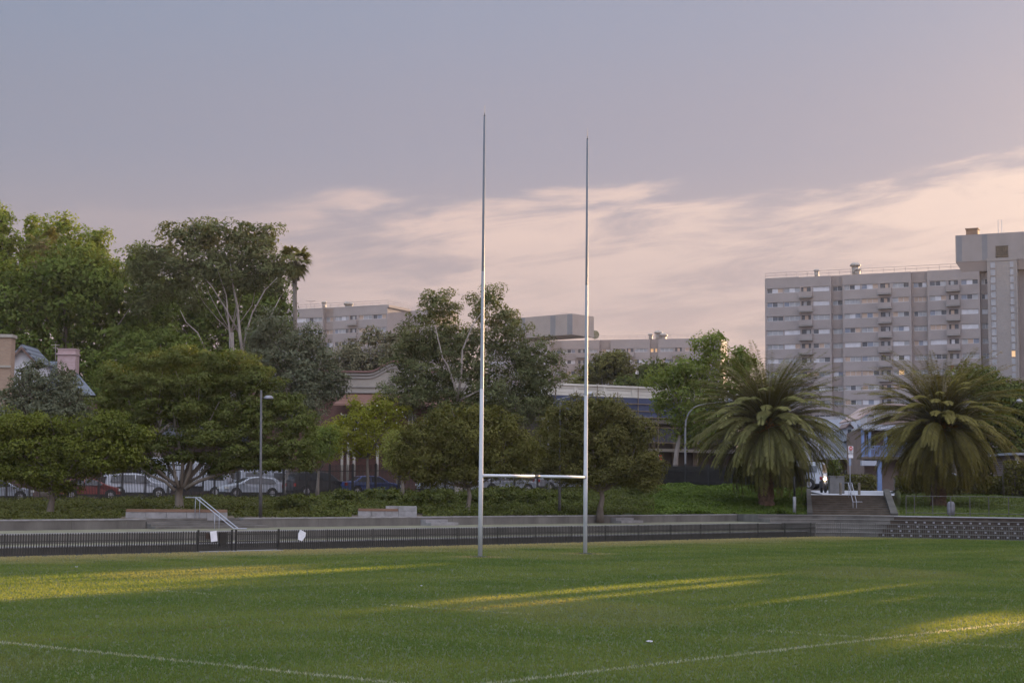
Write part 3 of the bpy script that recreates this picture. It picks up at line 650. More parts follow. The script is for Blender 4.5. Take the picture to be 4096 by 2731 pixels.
# ================================================================== street fence
def palisade():
    steel = pm('palisade_steel', (.010, .010, .010), (.02, .019, .018), 4, .55)
    def run(label, x0, x1, H, step=92, sp=.1):
        root = thing('palisade_fence', label, 'fence', (*XY((x0 + x1) / 2, yp((x0 + x1) / 2) - .6), zr((x0 + x1) / 2)), 'tall black steel fence along the street')
        x = x0
        while x < x1 - 5:
            e = min(x + step, x1); a, b = XY(x, yp(x) - .6), XY(e, yp(e) - .6); D = (b - a).normalized(); L = (b - a).length; fr = (a, D, Vector((D.y, -D.x)))
            za, zb = zr(x), zr(e); n = int(L / sp); mb = MB()
            for i in range(n + 1):
                u = L * i / n; z = za + (zb - za) * i / n; mb.fbox(fr, u - .017, u + .017, -.015, .015, z + .06, z + H)
            for hz in (.22, H - .45):
                p = lambda u, w, z: (a.x + D.x * u + D.y * w, a.y + D.y * u - D.x * w, z)
                mb.hexa([p(0, .03, za + hz), p(L, .03, zb + hz), p(L, -.03, zb + hz), p(0, -.03, za + hz)], [p(0, .03, za + hz + .05), p(L, .03, zb + hz + .05), p(L, -.03, zb + hz + .05), p(0, -.03, za + hz + .05)])
            obj('fence_panel', mb, steel, root); mb = MB(); mb.fbox(fr, -.05, .05, -.05, .05, za - .1, za + H + .08); obj('fence_post', mb, steel, root); x = e
    run('tall black steel picket fence in front of the parked cars, left half of the street', -420, 1142, 2.35)
    run('tall black steel picket fence between the round trees and the street, middle stretch', 1142, 2560, 2.2)
    run('dark steel fence on top of the green bank, left of the left palm', 2560, 3225, 1.45, 92, .08)
palisade()
# dark shade-cloth on the bank fence
mb = MB()
for x in range(2580, 3220, 40):
    a, b = XY(x, yp(x) - .4), XY(x + 40, yp(x + 40) - .4); za, zb = zr(x) + .05, zr(x + 40) + .05
    mb.hexa([(a.x, a.y, za), (b.x, b.y, zb), (b.x, b.y + .02, zb), (a.x, a.y + .02, za)], [(a.x, a.y, za + 1.3), (b.x, b.y, zb + 1.3), (b.x, b.y + .02, zb + 1.3), (a.x, a.y + .02, za + 1.3)])
a = XY(2600, yp(2600)); tag(obj('shade_cloth', mb, pm('shade_cloth', (.03, .024, .018), (.05, .04, .03), 2, .9), loc=(a.x, a.y, zr(2600))), 'long dark cloth screen behind the fence on the green bank', 'screen')

# ================================================================== street furniture
def dome_lamp(px, pyb, pyt, label):
    off = hit(offset(PATH, O3 + 1.0), px); Y = off.y; b = P(px, pyb, Y); t = P(px + 3, pyt, Y); b = Vector((b.x, b.y, Z3 - .05))
    root = thing('lamp_post', label, 'lamp post', tuple(b), 'dome lamp posts along the upper wall')
    mb = MB(); mb.tube([b, b.lerp(t, .25), b.lerp(t, .26), t], [.085, .08, .06, .048], 10); obj('pole', mb, pm('lamp_grey', (.05, .048, .05), (.08, .077, .08), 3, .5), root, True)
    k = Y / F; c = b.lerp(t, .935) + Vector((28 * k + .02, 0, 0)); mb = MB(); rr = 19.5 * k
    mb.lathe(c, [(rr, 0), (rr * .96, rr * .2), (rr * .8, rr * .42), (rr * .5, rr * .58), (0, rr * .65)], 18); mb.lathe(c, [(rr, 0), (rr * .9, -.03), (0, -.03)], 18)
    sh = obj('lamp_shade', mb, pm('lamp_metal', (.15, .15, .17), (.22, .22, .25), 3, .35, metal=.4), root, True)
    mb = MB(); q = b.lerp(t, .935); mb.tube([q, c + Vector((-rr * .6, 0, .03))], .028, 6); obj('arm', mb, black, root)
dome_lamp(1042, 2062, 1560, 'tall grey lamp post with a dome shade, in front of the spreading left tree')
dome_lamp(2238, 2052, 1608, 'tall grey lamp post with a dome shade, between the two goal posts')
def arc_light(label, pts, Y, r=.07, head=None, base=None):
    b = P(pts[0][0], pts[0][1], Y); root = thing('street_light', label, 'street light', tuple(b), 'curved-arm street lights')
    ps = [P(x, y, Y) for x, y in pts]; n = len(ps); mb = MB(); mb.tube([ps[0] - Vector((0, 0, .6))] + ps, [r * 1.25] + [r * (1.2 - .75 * i / n) for i in range(n)], 8); obj('pole', mb, pm('street_pole', (.14, .145, .155), (.20, .205, .215), 3, .5), root, True)
    if head:
        a = P(head[0], head[1], Y); w = head[2] * Y / F; mb = MB(); mb.tube([a - Vector((w, 0, 0)), a - Vector((w * .8, 0, -.02)), a + Vector((w * .3, 0, .05)), a + Vector((w, 0, .02))], [.03, .13, .15, .05], 8); obj('lamp_head', mb, pm('lamp_head', (.28, .29, .32), (.36, .37, .40), 3, .4), root, True)
arc_light('tall pale street light whose arm curves right towards the left palm', [(2742, 1945), (2741, 1800), (2741, 1720), (2744, 1680), (2756, 1650), (2775, 1630), (2800, 1620), (2850, 1612), (2915, 1604)], 116, .065, (2925, 1603, 14))
arc_light('street light with its lamp head just right of the right goal post', [(2195, 1960), (2192, 1700), (2200, 1625), (2230, 1598), (2290, 1583), (2340, 1575)], 121, .06, (2362, 1577, 15))
arc_light('street light with a pale lamp head at the right edge of the picture', [(4190, 1960), (4190, 1640), (4150, 1612), (4100, 1608)], 112, .06, (4078, 1606, 12))
b = P(3178, 2047, 97); r_ = thing('light_pole', 'slim dark pole with a pale lower half between the left palm and the stairs', 'pole', (b.x, b.y, Z3))
mb = MB(); mb.tube([(b.x, b.y, Z3 - .1), (b.x, b.y, P(3178, 1985, 97).z)], .10, 10); obj('pole_base', mb, pm('pole_grey', (.16, .17, .18), (.26, .27, .29), 3, .5), r_, True)
mb = MB(); mb.tube([P(3178, 1985, 97), P(3177, 1905, 97)], .07, 8); obj('pole_top', mb, black, r_, True)
# palm-side stairs ------------------------------------------------------
def main_stairs():
    Yb = hit(top3, 3400).y; Yt = 105.6; n = 9
    root = thing('stairway', 'broad flight of brown steps with sloping concrete side walls between the two palms', 'stairs', (*XY(3400, Yb), Z3)); brown = pm('step_brown', (.07, .055, .04), (.12, .095, .07), 2, .9)
    for i in range(n):
        y0 = Yb + .2 + (Yt - Yb) * i / n; z = Z3 + (2.3 - Z3) * (i + 1) / n; x0, x1 = XY(3236, y0).x, XY(3572, y0).x; mb = MB()
        mb.box(x0, x1, y0, y0 + (Yt - Yb) / n + .3, z - .35, z - .03); mb.box(x0, x1, y0 - .03, y0 + (Yt - Yb) / n, z - .028, z, 1); obj('step', mb, [brown, conc if i == n - 1 else conc_dark], root)
    for (xa, xb, nm) in ((3228, 3250, 1), (3560, 3590, 2)):
        mb = MB(); a0, a1 = XY(xa, Yb).x, XY(xb, Yb).x; b0, b1 = XY(xa + (-2 if nm == 1 else -28), Yt).x, XY(xb + (-8 if nm == 1 else -34), Yt).x
        mb.hexa([(a0, Yb, Z3 - .1), (a1, Yb, Z3 - .1), (b1, Yt, Z3 - .1), (b0, Yt, Z3 - .1)], [(a0, Yb, Z3 + .12), (a1, Yb, Z3 + .12), (b1, Yt, 2.72), (b0, Yt, 2.72)]); obj('side_wall', mb, conc_dark, root)
main_stairs()
handrail('handrail', 'bright steel handrail running down the middle of the stairs between the palms', (3393, 1930), (3412, 2006), 104, 99.5, 14, [(.0, 1.0), (1.0, .9)], r=.024)
pl = MB(); a = XY(3225, 105.4); b2 = XY(3575, 105.4); c = XY(3580, 124); d = XY(3220, 124)
pl.add([(a.x, a.y, 2.306), (b2.x, b2.y, 2.306), (c.x, c.y, 2.62), (d.x, d.y, 2.62)], [(0, 1, 2, 3)]); struct('pavement', pl, paving)
def bollard(px, py0, py1, label):
    Y = 107; b = P(px, py0, Y); t = P(px, py1, Y); mb = MB(); mb.tube([(b.x, Y, 2.3), (b.x, Y, t.z - .03), (b.x, Y, t.z)], [.09, .09, .06], 10); tag(obj('bollard', mb, pm('bollard_wood', (.10, .09, .07), (.16, .14, .11), 4, .8), loc=(b.x, Y, 2.3)), label, 'bollard', 'timber bollards above the stairs')
bollard(3362, 1975, 1929, 'round timber bollard left of the no-entry sign at the top of the stairs')
bollard(3437, 1978, 1930, 'round timber bollard right of the no-entry sign at the top of the stairs')
def hoop(px):
    Y = 106; r2 = .02; mb = MB(); a = XY(px - 12, Y); c = XY(px + 12, Y); z = 2.3; mb.tube([(a.x, Y, z), (a.x, Y, z + .35), (c.x, Y, z + .35), (c.x, Y, z)], r2, 6); return mb
b = P(3352, 1935, 110); mb = MB(); mb.box(b.x - .55, b.x + .45, 110, 110.6, 2.4, P(0, 0, 1).z * 0 + 3.55); mb.box(b.x - .6, b.x + .5, 109.97, 110.63, 3.56, 3.62); o = obj('utility_box', mb, pm('box_grey', (.10, .10, .10), (.15, .15, .15), 3, .6), loc=(b.x, 110, 2.4)); tag(o, 'grey street cabinet behind the left bollard', 'cabinet')
def noentry():
    Y = 108; b = P(3401, 1975, Y); root = thing('road_sign', 'white no-entry sign with a red disc on a steel pole above the stairs', 'road sign', (b.x, Y, 2.3)); k = Y / F
    mb = MB(); mb.tube([(b.x, Y, 2.3), (b.x, Y, P(3401, 1785, Y).z)], .035, 8); obj('pole', mb, galv, root, True)
    wh = pm('sign_white', (.62, .62, .66), (.7, .7, .74), 3, .5); red = pm('sign_red', (.50, .03, .02), (.58, .05, .03), 3, .45)
    def rect(x0, x1, y0, y1, yo, mi=0, mat=wh, nm='sign_plate', par=root):
        p0, p1 = P(x0, y1, Y), P(x1, y0, Y); m2 = MB(); m2.box(p0.x, p1.x, Y - .05 - yo, Y - .045 - yo + .01, p0.z, p1.z); return obj(nm, m2, mat, par)
    pl1 = rect(3393, 3412, 1784, 1816, 0); pl2 = rect(3393, 3412, 1818, 1831, 0)
    c = P(3402.5, 1793, Y); m2 = MB(); m2.tube([(c.x, Y - .075, c.z), (c.x, Y - .055, c.z)], 7.6 * k, 20); obj('red_disc', m2, red, pl1)
    rect(3397, 3408, 1791.3, 1794.8, .03, mat=wh, nm='white_bar', par=pl1)
    tx = bpy.data.curves.new('lettering', 'FONT'); tx.body = 'NO\nENTRY'; tx.size = .13; tx.align_x = 'CENTER'; tx.extrude = .002; to = bpy.data.objects.new('lettering', tx)
    dg = None; col.objects.link(to); bpy.context.view_layer.update(); me = bpy.data.meshes.new_from_object(to); bpy.data.objects.remove(to)
    q = P(3402.5, 1807, Y); me.transform(Matrix.Translation(Vector((q.x, Y - .062, q.z)) - ORG[root.name]) @ Matrix.Rotation(math.pi / 2, 4, 'X')); me.materials.append(black); o = link('lettering', me, pl1)
    rect(3395, 3404, 1833, 1862, 0, mat=pm('sign_blue', (.16, .22, .34), (.26, .32, .44), 6, .5), nm='pole_collar')
noentry()
def redsign():
    Y = 121; k = Y / F; b = P(2634, 1830, Y); root = thing('road_sign', 'small red sign on a pole beside the right round tree', 'road sign', (b.x, Y, 2.6)); mb = MB(); mb.tube([(b.x, Y, 2.5), (b.x, Y, P(2636, 1820, Y).z)], .03, 6); obj('pole', mb, galv, root)
    p0, p1 = P(2637, 1842, Y), P(2647, 1820, Y); mb = MB(); mb.box(p0.x, p1.x, Y - .05, Y - .03, p0.z, p1.z); obj('sign_plate', mb, pm('sign_red2', (.5, .05, .03), (.6, .08, .06), 3, .5), root)
    p0, p1 = P(2630, 1838, Y), P(2636.5, 1818, Y); mb = MB(); mb.box(p0.x, p1.x, Y - .05, Y - .03, p0.z, p1.z); obj('sign_panel', mb, pm('sign_pale', (.4, .4, .46), (.5, .5, .56), 3, .5), root)
redsign()

# ================================================================== cars
def paint(name, c): return pm('paint_' + name, c, tuple(v * 1.08 for v in c), 2, .28, spec=.6)
PROF = {
 'sedan': dict(L=4.6, W=1.78, H=1.44, body=[(-2.3, .35), (-2.3, .72), (-2.22, .98), (-1.6, 1.02), (-1.0, 1.40), (-.3, 1.46), (.45, 1.40), (1.15, .98), (1.95, .86), (2.25, .68), (2.3, .35)], win=[[(-1.42, 1.02), (-.95, 1.35), (-.35, 1.40), (-.35, .98)], [(-.28, .98), (-.28, 1.40), (.40, 1.35), (.98, .97)]]),
 'hatch': dict(L=4.3, W=1.76, H=1.48, body=[(-2.15, .35), (-2.15, .85), (-2.0, 1.05), (-1.55, 1.38), (-.4, 1.50), (.3, 1.43), (1.15, 1.0), (1.9, .84), (2.12, .62), (2.15, .35)], win=[[(-1.62, 1.02), (-1.35, 1.30), (-.45, 1.42), (-.45, .99)], [(-.38, .99), (-.38, 1.43), (.28, 1.36), (.95, .98)]]),
 'suv': dict(L=4.7, W=1.88, H=1.78, body=[(-2.35, .42), (-2.35, 1.0), (-2.22, 1.60), (-2.0, 1.76), (-.2, 1.80), (.45, 1.72), (1.1, 1.18), (2.1, 1.08), (2.32, .85), (2.35, .42)], win=[[(-2.0, 1.15), (-1.9, 1.62), (-1.2, 1.66), (-1.2, 1.15)], [(-1.12, 1.15), (-1.12, 1.67), (-.25, 1.68), (-.25, 1.15)], [(-.18, 1.15), (-.18, 1.68), (.38, 1.63), (.92, 1.14)]]),
 'van': dict(L=5.0, W=1.95, H=2.1, body=[(-2.5, .4), (-2.5, 1.2), (-2.42, 1.95), (-2.2, 2.08), (.9, 2.1), (1.35, 1.98), (2.05, 1.25), (2.42, 1.05), (2.5, .7), (2.5, .4)], win=[[(-2.1, 1.3), (-2.05, 1.78), (-.8, 1.8), (-.8, 1.3)], [(.1, 1.3), (.1, 1.8), (1.15, 1.78), (1.72, 1.28)]]),
}
tyre = pm('tyre', (.012, .012, .012), (.025, .025, .025), 8, .9, local=True); rimm = pm('rim', (.35, .35, .37), (.5, .5, .52), 5, .3, metal=.6, local=True)
lamp_red = pm('tail_lamp', (.28, .02, .015), (.40, .04, .03), 4, .25); lamp_clear = pm('head_lamp', (.5, .5, .48), (.65, .65, .62), 4, .15)
def car(kind, pt, px, dY, face, label, rot=0.0, z=None):
    c = PROF[kind]; Y = yp(px) + dY; pos = XY(px, Y); zz = zr(px) if z is None else z
    root = thing('parked_car' if kind not in ('van',) else 'parked_van', label, 'car' if kind != 'van' else 'van', (0, 0, 0), 'vehicles parked along the street'); hw = c['W'] / 2
    def wy(z): return hw if z < .95 else hw - (z - .95) * .30
    def wl(x, z): t = abs(x) / (c['L'] / 2); return wy(z) * (1 - .10 * max(0, t - .75) / .25)
    pts = c['body']; n = len(pts); mb = MB(); q = []
    for s in (-1, 1): q += [(x, s * wl(x, z), z) for x, z in pts]
    lo = [(x, -wl(x, .3) * .96, .22) for x in (-c['L'] / 2 + .05, c['L'] / 2 - .05)] + [(x, wl(x, .3) * .96, .22) for x in (c['L'] / 2 - .05, -c['L'] / 2 + .05)]
    fs = [tuple(range(n)), tuple(range(n, 2 * n))[::-1]] + [(i, i + n, i + 1 + n, i + 1) for i in range(n - 1)]; fs.append((0, n - 1, 2 * n - 1, n))
    mb.add(q, fs); body = obj('body', mb, pt, root)
    bv = body.modifiers.new('soft', 'BEVEL'); bv.width = .05; bv.segments = 2; bv.limit_method = 'ANGLE'; bv.angle_limit = R(18)
    for poly in c['win']:
        for s in (-1, 1): mb = MB(); mb.prism([(x, s * (wl(x, z) + .004), z) for x, z in poly], (0, s * .008, 0)); obj('side_window', mb, glass_dark, body)
    top = sorted(pts, key=lambda p: -p[1])
    fr_ = None
    for i in range(n - 1):      # windscreen and rear window sit on the two steep upper panels
        (x0, z0), (x1, z1) = pts[i], pts[i + 1]
        if min(z0, z1) > .9 and abs(z1 - z0) > .28 :
            nx, nz = -(z1 - z0), (x1 - x0); l = math.hypot(nx, nz); nx, nz = nx / l * .012, nz / l * .012
            a, b = .1, .9; xa, za, xb, zb = x0 + (x1 - x0) * a, z0 + (z1 - z0) * a, x0 + (x1 - x0) * b, z0 + (z1 - z0) * b; mb = MB()
            wa, wb = wl(xa, za) * .88, wl(xb, zb) * .88; mb.prism([(xa + nx, -wa, za + nz), (xb + nx, -wb, zb + nz), (xb + nx, wb, zb + nz), (xa + nx, wa, za + nz)], (nx * .5, 0, nz * .5)); obj('windscreen', mb, glass_dark, body)
    wr = .32 if kind in ('sedan', 'hatch') else .37
    for x in (-c['L'] * .30, c['L'] * .31):
        for s in (-1, 1):
            mb = MB(); mb.tube([(x, s * (hw - .2), wr), (x, s * (hw - .02), wr), (x, s * (hw + .012), wr)], [wr, wr, wr * .9], 18); w = obj('wheel', mb, tyre, root, True)
            mb = MB(); mb.tube([(x, s * (hw + .005), wr), (x, s * (hw + .022), wr)], wr * .62, 12); obj('rim', mb, rimm, w)
        for s in (-1, 1): mb = MB(); mb.tube([(x, s * (hw - .25), wr + .03), (x, s * (hw + .004), wr + .03)], wr * 1.2, 18); obj('wheel_arch', mb, black, body)
    for s in (-1, 1):
        x = c['L'] / 2; mb = MB(); mb.box(x - .28, x + .008, s * hw * .88 - .16, s * hw * .88 + .1 * (1 if s < 0 else 1), .62, .78); obj('headlight', mb, lamp_clear, root)
        mb = MB(); mb.box(-x - .008, -x + .16, s * hw * .86 - .13, s * hw * .86 + .13, .72, .95); obj('tail_light', mb, lamp_red, root)
        mb = MB(); mb.box(.75, .92, s * hw * 1.0, s * (hw + .17), .98, 1.10) if s > 0 else mb.box(.75, .92, -(hw + .17), -hw, .98, 1.10); obj('mirror', mb, pt, body)
    mb = MB(); mb.box(-c['L'] / 2 - .03, c['L'] / 2 + .03, -hw * .9, hw * .9, .26, .42); obj('sill', mb, black, root)
    root.location = (pos.x, pos.y, zz); root.rotation_euler = (0, 0, (0 if face > 0 else math.pi) + math.atan2(XY(px + 50, yp(px + 50)).y - XY(px, yp(px)).y, XY(px + 50, yp(px + 50)).x - XY(px, yp(px)).x) + rot)
    return root
W_ = paint('white', (.40, .425, .47)); S_ = paint('silver', (.24, .25, .27)); Rd = paint('red', (.20, .035, .03)); Bk = paint('black', (.02, .02, .022)); Bl = paint('blue', (.035, .07, .24)); Bg = paint('beige', (.36, .33, .27)); Gr = paint('grey', (.14, .145, .15))
car('sedan', W_, -6, 4, 1, 'white sedan at the left edge of the street behind the fence')
car('hatch', Rd, 362, 4, 1, 'dark red hatchback behind the fence, left of the spreading tree')
car('suv', W_, 552, 8.5, 1, 'white four-wheel drive behind the dark red hatchback')
car('hatch', W_, 1014, 4, -1, 'white hatchback behind the fence and the left lamp post')
car('suv', Bk, 1290, 5, 1, 'black four-wheel drive right of the white hatchback')
car('sedan', Bl, 1490, 4, 1, 'blue sedan behind the fence, left of the round tree')
car('hatch', W_, 1790, 5, -1, 'white hatchback behind the left round tree')
car('sedan', W_, 2035, 5, 1, 'white sedan behind the crossbar, between the goal posts')
car('sedan', S_, 2262, 5, 1, 'silver sedan behind the second lamp post')
car('suv', Bk, 2165, 9, 1, 'black four-wheel drive parked in the second row behind the white sedan')
car('hatch', Rd, 2490, 4, -1, 'red hatchback behind the trunk of the right round tree')
car('sedan', Bk, 2620, 6, 1, 'black sedan behind the bank fence, right of the right round tree')
car('van', W_, 3172, 12, -1, 'white van behind the left palm trunk')
car('hatch', W_, 3790, 10, 1, 'white hatchback glimpsed behind the right palm trunk', z=2.75)
car('van', W_, 1085, 9.5, 1, 'tall white van parked behind the white hatchback')
def truck(px, dY):
    Y = yp(px) + dY; pos = XY(px, Y); zz = zr(px); root = thing('box_truck', 'white box truck parked behind the spreading tree trunk', 'truck', (pos.x, pos.y, zz), 'vehicles parked along the street'); x, y, z = pos.x, pos.y, zz
    mb = MB(); mb.box(x - 3.3, x + 1.3, y - 1.1, y + 1.1, z + .85, z + 2.95); bx = obj('cargo_box', mb, W_, root); bx.modifiers.new('b', 'BEVEL').width = .04
    mb = MB(); mb.prism([(x + 1.4, y - 1.0, z + .5), (x + 3.2, y - 1.0, z + .5), (x + 3.25, y - 1.0, z + 1.25), (x + 2.75, y - 1.0, z + 2.25), (x + 1.4, y - 1.0, z + 2.3)], (0, 2.0, 0)); cb = obj('cab', mb, W_, root); cb.modifiers.new('b', 'BEVEL').width = .06
    mb = MB(); mb.prism([(x + 1.75, y - 1.006, z + 1.3), (x + 2.95, y - 1.006, z + 1.3), (x + 2.6, y - 1.006, z + 2.05), (x + 1.75, y - 1.006, z + 2.08)], (0, -.01, 0)); obj('side_window', mb, glass_dark, cb)
    mb = MB(); mb.box(x - 3.3, x + 3.0, y - .9, y + .9, z + .45, z + .84); obj('chassis', mb, black, root)
    for wx in (-2.2, 2.3):
        for s in (-1, 1): mb = MB(); mb.tube([(x + wx, y + s * .75, z + .42), (x + wx, y + s * 1.02, z + .42)], .42, 18); w = obj('wheel', mb, tyre, root, True); mb = MB(); mb.tube([(x + wx, y + s * 1.0, z + .42), (x + wx, y + s * 1.03, z + .42)], .22, 12); obj('rim', mb, rimm, w)
truck(760, 13)
def motorbike():
    Y = 112; c = P(3300, 1915, Y); z0 = 2.45; root = thing('motorbike', 'dark motorbike with a lit headlight beside the left palm, facing the field', 'motorbike', (c.x, Y, z0)); x = c.x; dk = pm('bike_dark', (.03, .03, .035), (.06, .06, .065), 4, .4)
    for nm, yy2 in (('wheel', Y - .1), ('wheel', Y + 1.3)): mb = MB(); mb.tube([(x - .06, yy2, z0 + .31), (x + .06, yy2, z0 + .31)], .31, 18); obj(nm, mb, tyre, root, True)
    mb = MB(); mb.prism([(x - .14, Y, z0 + .35), (x - .14, Y + 1.3, z0 + .35), (x - .14, Y + 1.4, z0 + .8), (x - .14, Y + .5, z0 + .85), (x - .14, Y + .1, z0 + 1.0)], (.28, 0, 0)); obj('body', mb, dk, root)
    mb = MB(); mb.tube([(x, Y - .1, z0 + .31), (x, Y + .12, z0 + .95)], .05, 8); obj('fork', mb, galv, root)
    mb = MB(); mb.tube([(x - .36, Y + .1, z0 + 1.05), (x - .1, Y + .05, z0 + 1.0), (x + .1, Y + .05, z0 + 1.0), (x + .36, Y + .1, z0 + 1.05)], .018, 6); obj('handlebar', mb, black, root)
    mb = MB(); mb.prism([(x - .14, Y - .02, z0 + .9), (x + .14, Y - .02, z0 + .9), (x + .10, Y + .08, z0 + 1.35), (x - .10, Y + .08, z0 + 1.35)], (0, .03, 0)); obj('fairing', mb, W_, root)
    zc = c.z; mb = MB(); mb.tube([(x, Y - .09, zc), (x, Y + .05, zc)], [.085, .07], 14); obj('headlight', mb, pm('headlight_on', (.9, .8, .6), (1, .9, .7), 3, .3, emit=((1.0, .72, .38), 14)), root)
motorbike()
# ================================================================== buildings
wall_tower = pm('tower_wall', (.235, .21, .205), (.28, .25, .243), .25, .9, .2, 6)
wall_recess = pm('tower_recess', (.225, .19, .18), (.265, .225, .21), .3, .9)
trim = pm('tower_trim', (.30, .285, .28), (.36, .345, .34), .5, .8)
PANES = [pm('pane_curtain', (.40, .40, .43), (.52, .52, .56), .9, .3, local=True), pm('pane_grey', (.22, .23, .25), (.32, .33, .35), .8, .2, local=True), pm('pane_dark', (.045, .05, .06), (.09, .10, .12), .8, .15, local=True), pm('pane_blue', (.14, .165, .22), (.19, .215, .27), .8, .2, local=True), pm('pane_warm', (.32, .24, .19), (.40, .30, .24), .8, .3, local=True)]
pane_lit = pm('pane_lit', (.9, .6, .3), (1, .7, .4), 1, .4, emit=((1.0, .50, .16), .12)); pane_lit2 = pm('pane_lit_pale', (.9, .8, .5), (1, .9, .6), 1, .4, emit=((1.0, .78, .42), .5))
frame_m = pm('window_frame', (.40, .40, .42), (.48, .48, .50), 2, .6)
rail_m = pm('roof_rail', (.24, .20, .19), (.30, .26, .25), 2, .6)
class Frame:        # a facade through two plan points; u along it, w outwards (towards the field)
    def __init__(s, pxa, Ya, pxb, Yb):
        s.A = XY(pxa, Ya); s.B = XY(pxb, Yb); s.D = (s.B - s.A).normalized(); s.W = Vector((s.D.y, -s.D.x)); s.fr = (s.A, s.D, s.W)
    def u(s, px, w=0.0):
        k = (px - 2048) / F; O = s.A + s.W * w        # O + D*u = (k*Y, Y)
        return (k * O.y - O.x) / (s.D.x - k * s.D.y)
    def pt(s, u, w=0.0): return s.A + s.D * u + s.W * w
    def z(s, px, py, w=0.0): p = s.pt(s.u(px, w), w); return P(px, py, p.y).z
def wins_i(ops, o0): return [o[0] for o in ops].index(o0)
def flats(root, fr, px, rows, z1, storey, wh, bays, ztop, zbot, depth, seed, max_win=100, lit=()):
    """bays: (px0, px1, recess, [(w0, w1, panes)...], [(b0, b1)...]) in photo pixels along the front"""
    rnd = random.Random(seed); body = MB(); nwin = 0; extra = MB(); extra_used = False
    for bi, (a, b, rec, wins, bals) in enumerate(bays):
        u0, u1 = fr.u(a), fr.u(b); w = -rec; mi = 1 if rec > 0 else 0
        body.fbox(fr.fr, u0, u1, -depth, w - .35, zbot, ztop, mi)
        ops = sorted([(fr.u(x0, w), fr.u(x1, w), n, 0) for x0, x1, n in wins] + [(fr.u(x0, w), fr.u(x1, w), 2, 1) for x0, x1 in bals])
        # spandrels between the window rows
        zs = [z1 - i * storey for i in range(rows)]
        body.fbox(fr.fr, u0, u1, w - .35, w, zs[0] + wh / 2, ztop - .002, mi)
        for i in range(rows):
            lo = zs[i + 1] + wh / 2 if i < rows - 1 else zbot
            body.fbox(fr.fr, u0, u1, w - .35, w, lo, zs[i] - wh / 2, mi)
            p = u0
            for (o0, o1, n, k) in ops + [(u1, u1, 0, 0)]:
                if o0 - p > .01: body.fbox(fr.fr, p, o0, w - .35, w - .002, zs[i] - wh / 2, zs[i] + wh / 2, mi)
                p = o1
            for (o0, o1, n, k) in ops:
                zb, zt = zs[i] - wh / 2, zs[i] + wh / 2; nwin += 1
                tgt = nwin <= max_win
                if k == 0:
                    m = MB() if tgt else extra
                    m.fbox(fr.fr, o0, o1, w - .24, w - .14, zb, zb + .07); m.fbox(fr.fr, o0, o1, w - .24, w - .14, zt - .06, zt)
                    for q in range(n + 1): c = o0 + (o1 - o0) * q / n; m.fbox(fr.fr, c - .035, c + .035, w - .238, w - .142, zb + .07, zt - .06)
                    g_ = MB() if tgt else extra; style = rnd.choice([0, 0, 0, 1, 1, 4]) if rnd.random() < .6 else None
                    for q in range(n):
                        mi2 = style if (style is not None and rnd.random() < .7) else rnd.choice([0, 1, 1, 1, 2, 2, 3, 4])
                        if (i, bi, wins_i(ops, o0), q) in lit: mi2 = 5
                        if tgt: g_.fbox(fr.fr, o0 + (o1 - o0) * q / n, o0 + (o1 - o0) * (q + 1) / n, w - .30, w - .19, zb, zt, mi2)
                        else: g_.fbox(fr.fr, o0 + (o1 - o0) * q / n, o0 + (o1 - o0) * (q + 1) / n, w - .30, w - .19, zb, zt, 1 + mi2)
                    if tgt: wo = obj('window', m, frame_m, root); obj('pane', g_, PANES + [pane_lit], wo)
                    else: extra_used = True
                else:       # recessed balcony with a solid parapet standing proud
                    m = MB(); m.fbox(fr.fr, o0, o1, w - 1.0, w - .9, zb - .2, zt + .1); 
                    m = MB(); uc = (o0 + o1) / 2; hw2 = (o1 - o0) * .72
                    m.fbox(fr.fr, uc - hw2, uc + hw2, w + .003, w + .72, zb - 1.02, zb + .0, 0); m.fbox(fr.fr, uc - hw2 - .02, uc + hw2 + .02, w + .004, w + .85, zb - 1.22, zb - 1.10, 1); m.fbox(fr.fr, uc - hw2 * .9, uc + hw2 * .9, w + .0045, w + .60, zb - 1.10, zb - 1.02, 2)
                    bo = obj('balcony', m, [wall_tower, trim, pm('painted_shadow_line', (.05, .045, .04), (.07, .06, .055), 1)], root)  # dark strip below the parapet: shadow line put into the colour
                    m = MB(); m.fbox(fr.fr, o0 + .02, o1 - .02, w - .33, w - .25, zb, zt, 2); q = o0 + (o1 - o0) * rnd.choice([.2, .35, .5]); m.fbox(fr.fr, q, q + (o1 - o0) * .35, w - .25, w - .2, zb, zt - .1, rnd.choice([0, 1, 4, 1])); obj('balcony_door', m, PANES, bo)
    body.fbox(fr.fr, fr.u(bays[0][0]) + .02, fr.u(bays[-1][1]) - .02, -depth + .1, -1.7, ztop, ztop + .18, 0)
    obj('wall', body, [wall_tower, wall_recess], root)
    if extra_used: tag(obj('window_rows', extra, [frame_m] + PANES + [pane_lit], root), kind='stuff')
def roof_rail(root, fr, ua_, ub, z, w=-.3, h=1.0, step=2.2, close=0):
    m = MB(); u = ua_
    def q(u, w, z): p = fr.pt(u, w); return (p.x, p.y, z)
    while u <= ub + .01: m.tube([q(u, w, z), q(u, w, z + h)], .035, 4); u += (ub - ua_) / max(1, round((ub - ua_) / step))
    for hh in (h, h * .5): m.tube([q(ua_, w, z + hh), q(ub, w, z + hh)], .035, 4)
    if close:
        for hh in (h, h * .5): m.tube([q(ub, w, z + hh), q(ub, w - close, z + hh)], .035, 4)
        for k in range(1, 4): m.tube([q(ub, w - close * k / 3, z), q(ub, w - close * k / 3, z + h)], .035, 4)
    obj('roof_railing', m, rail_m, root)
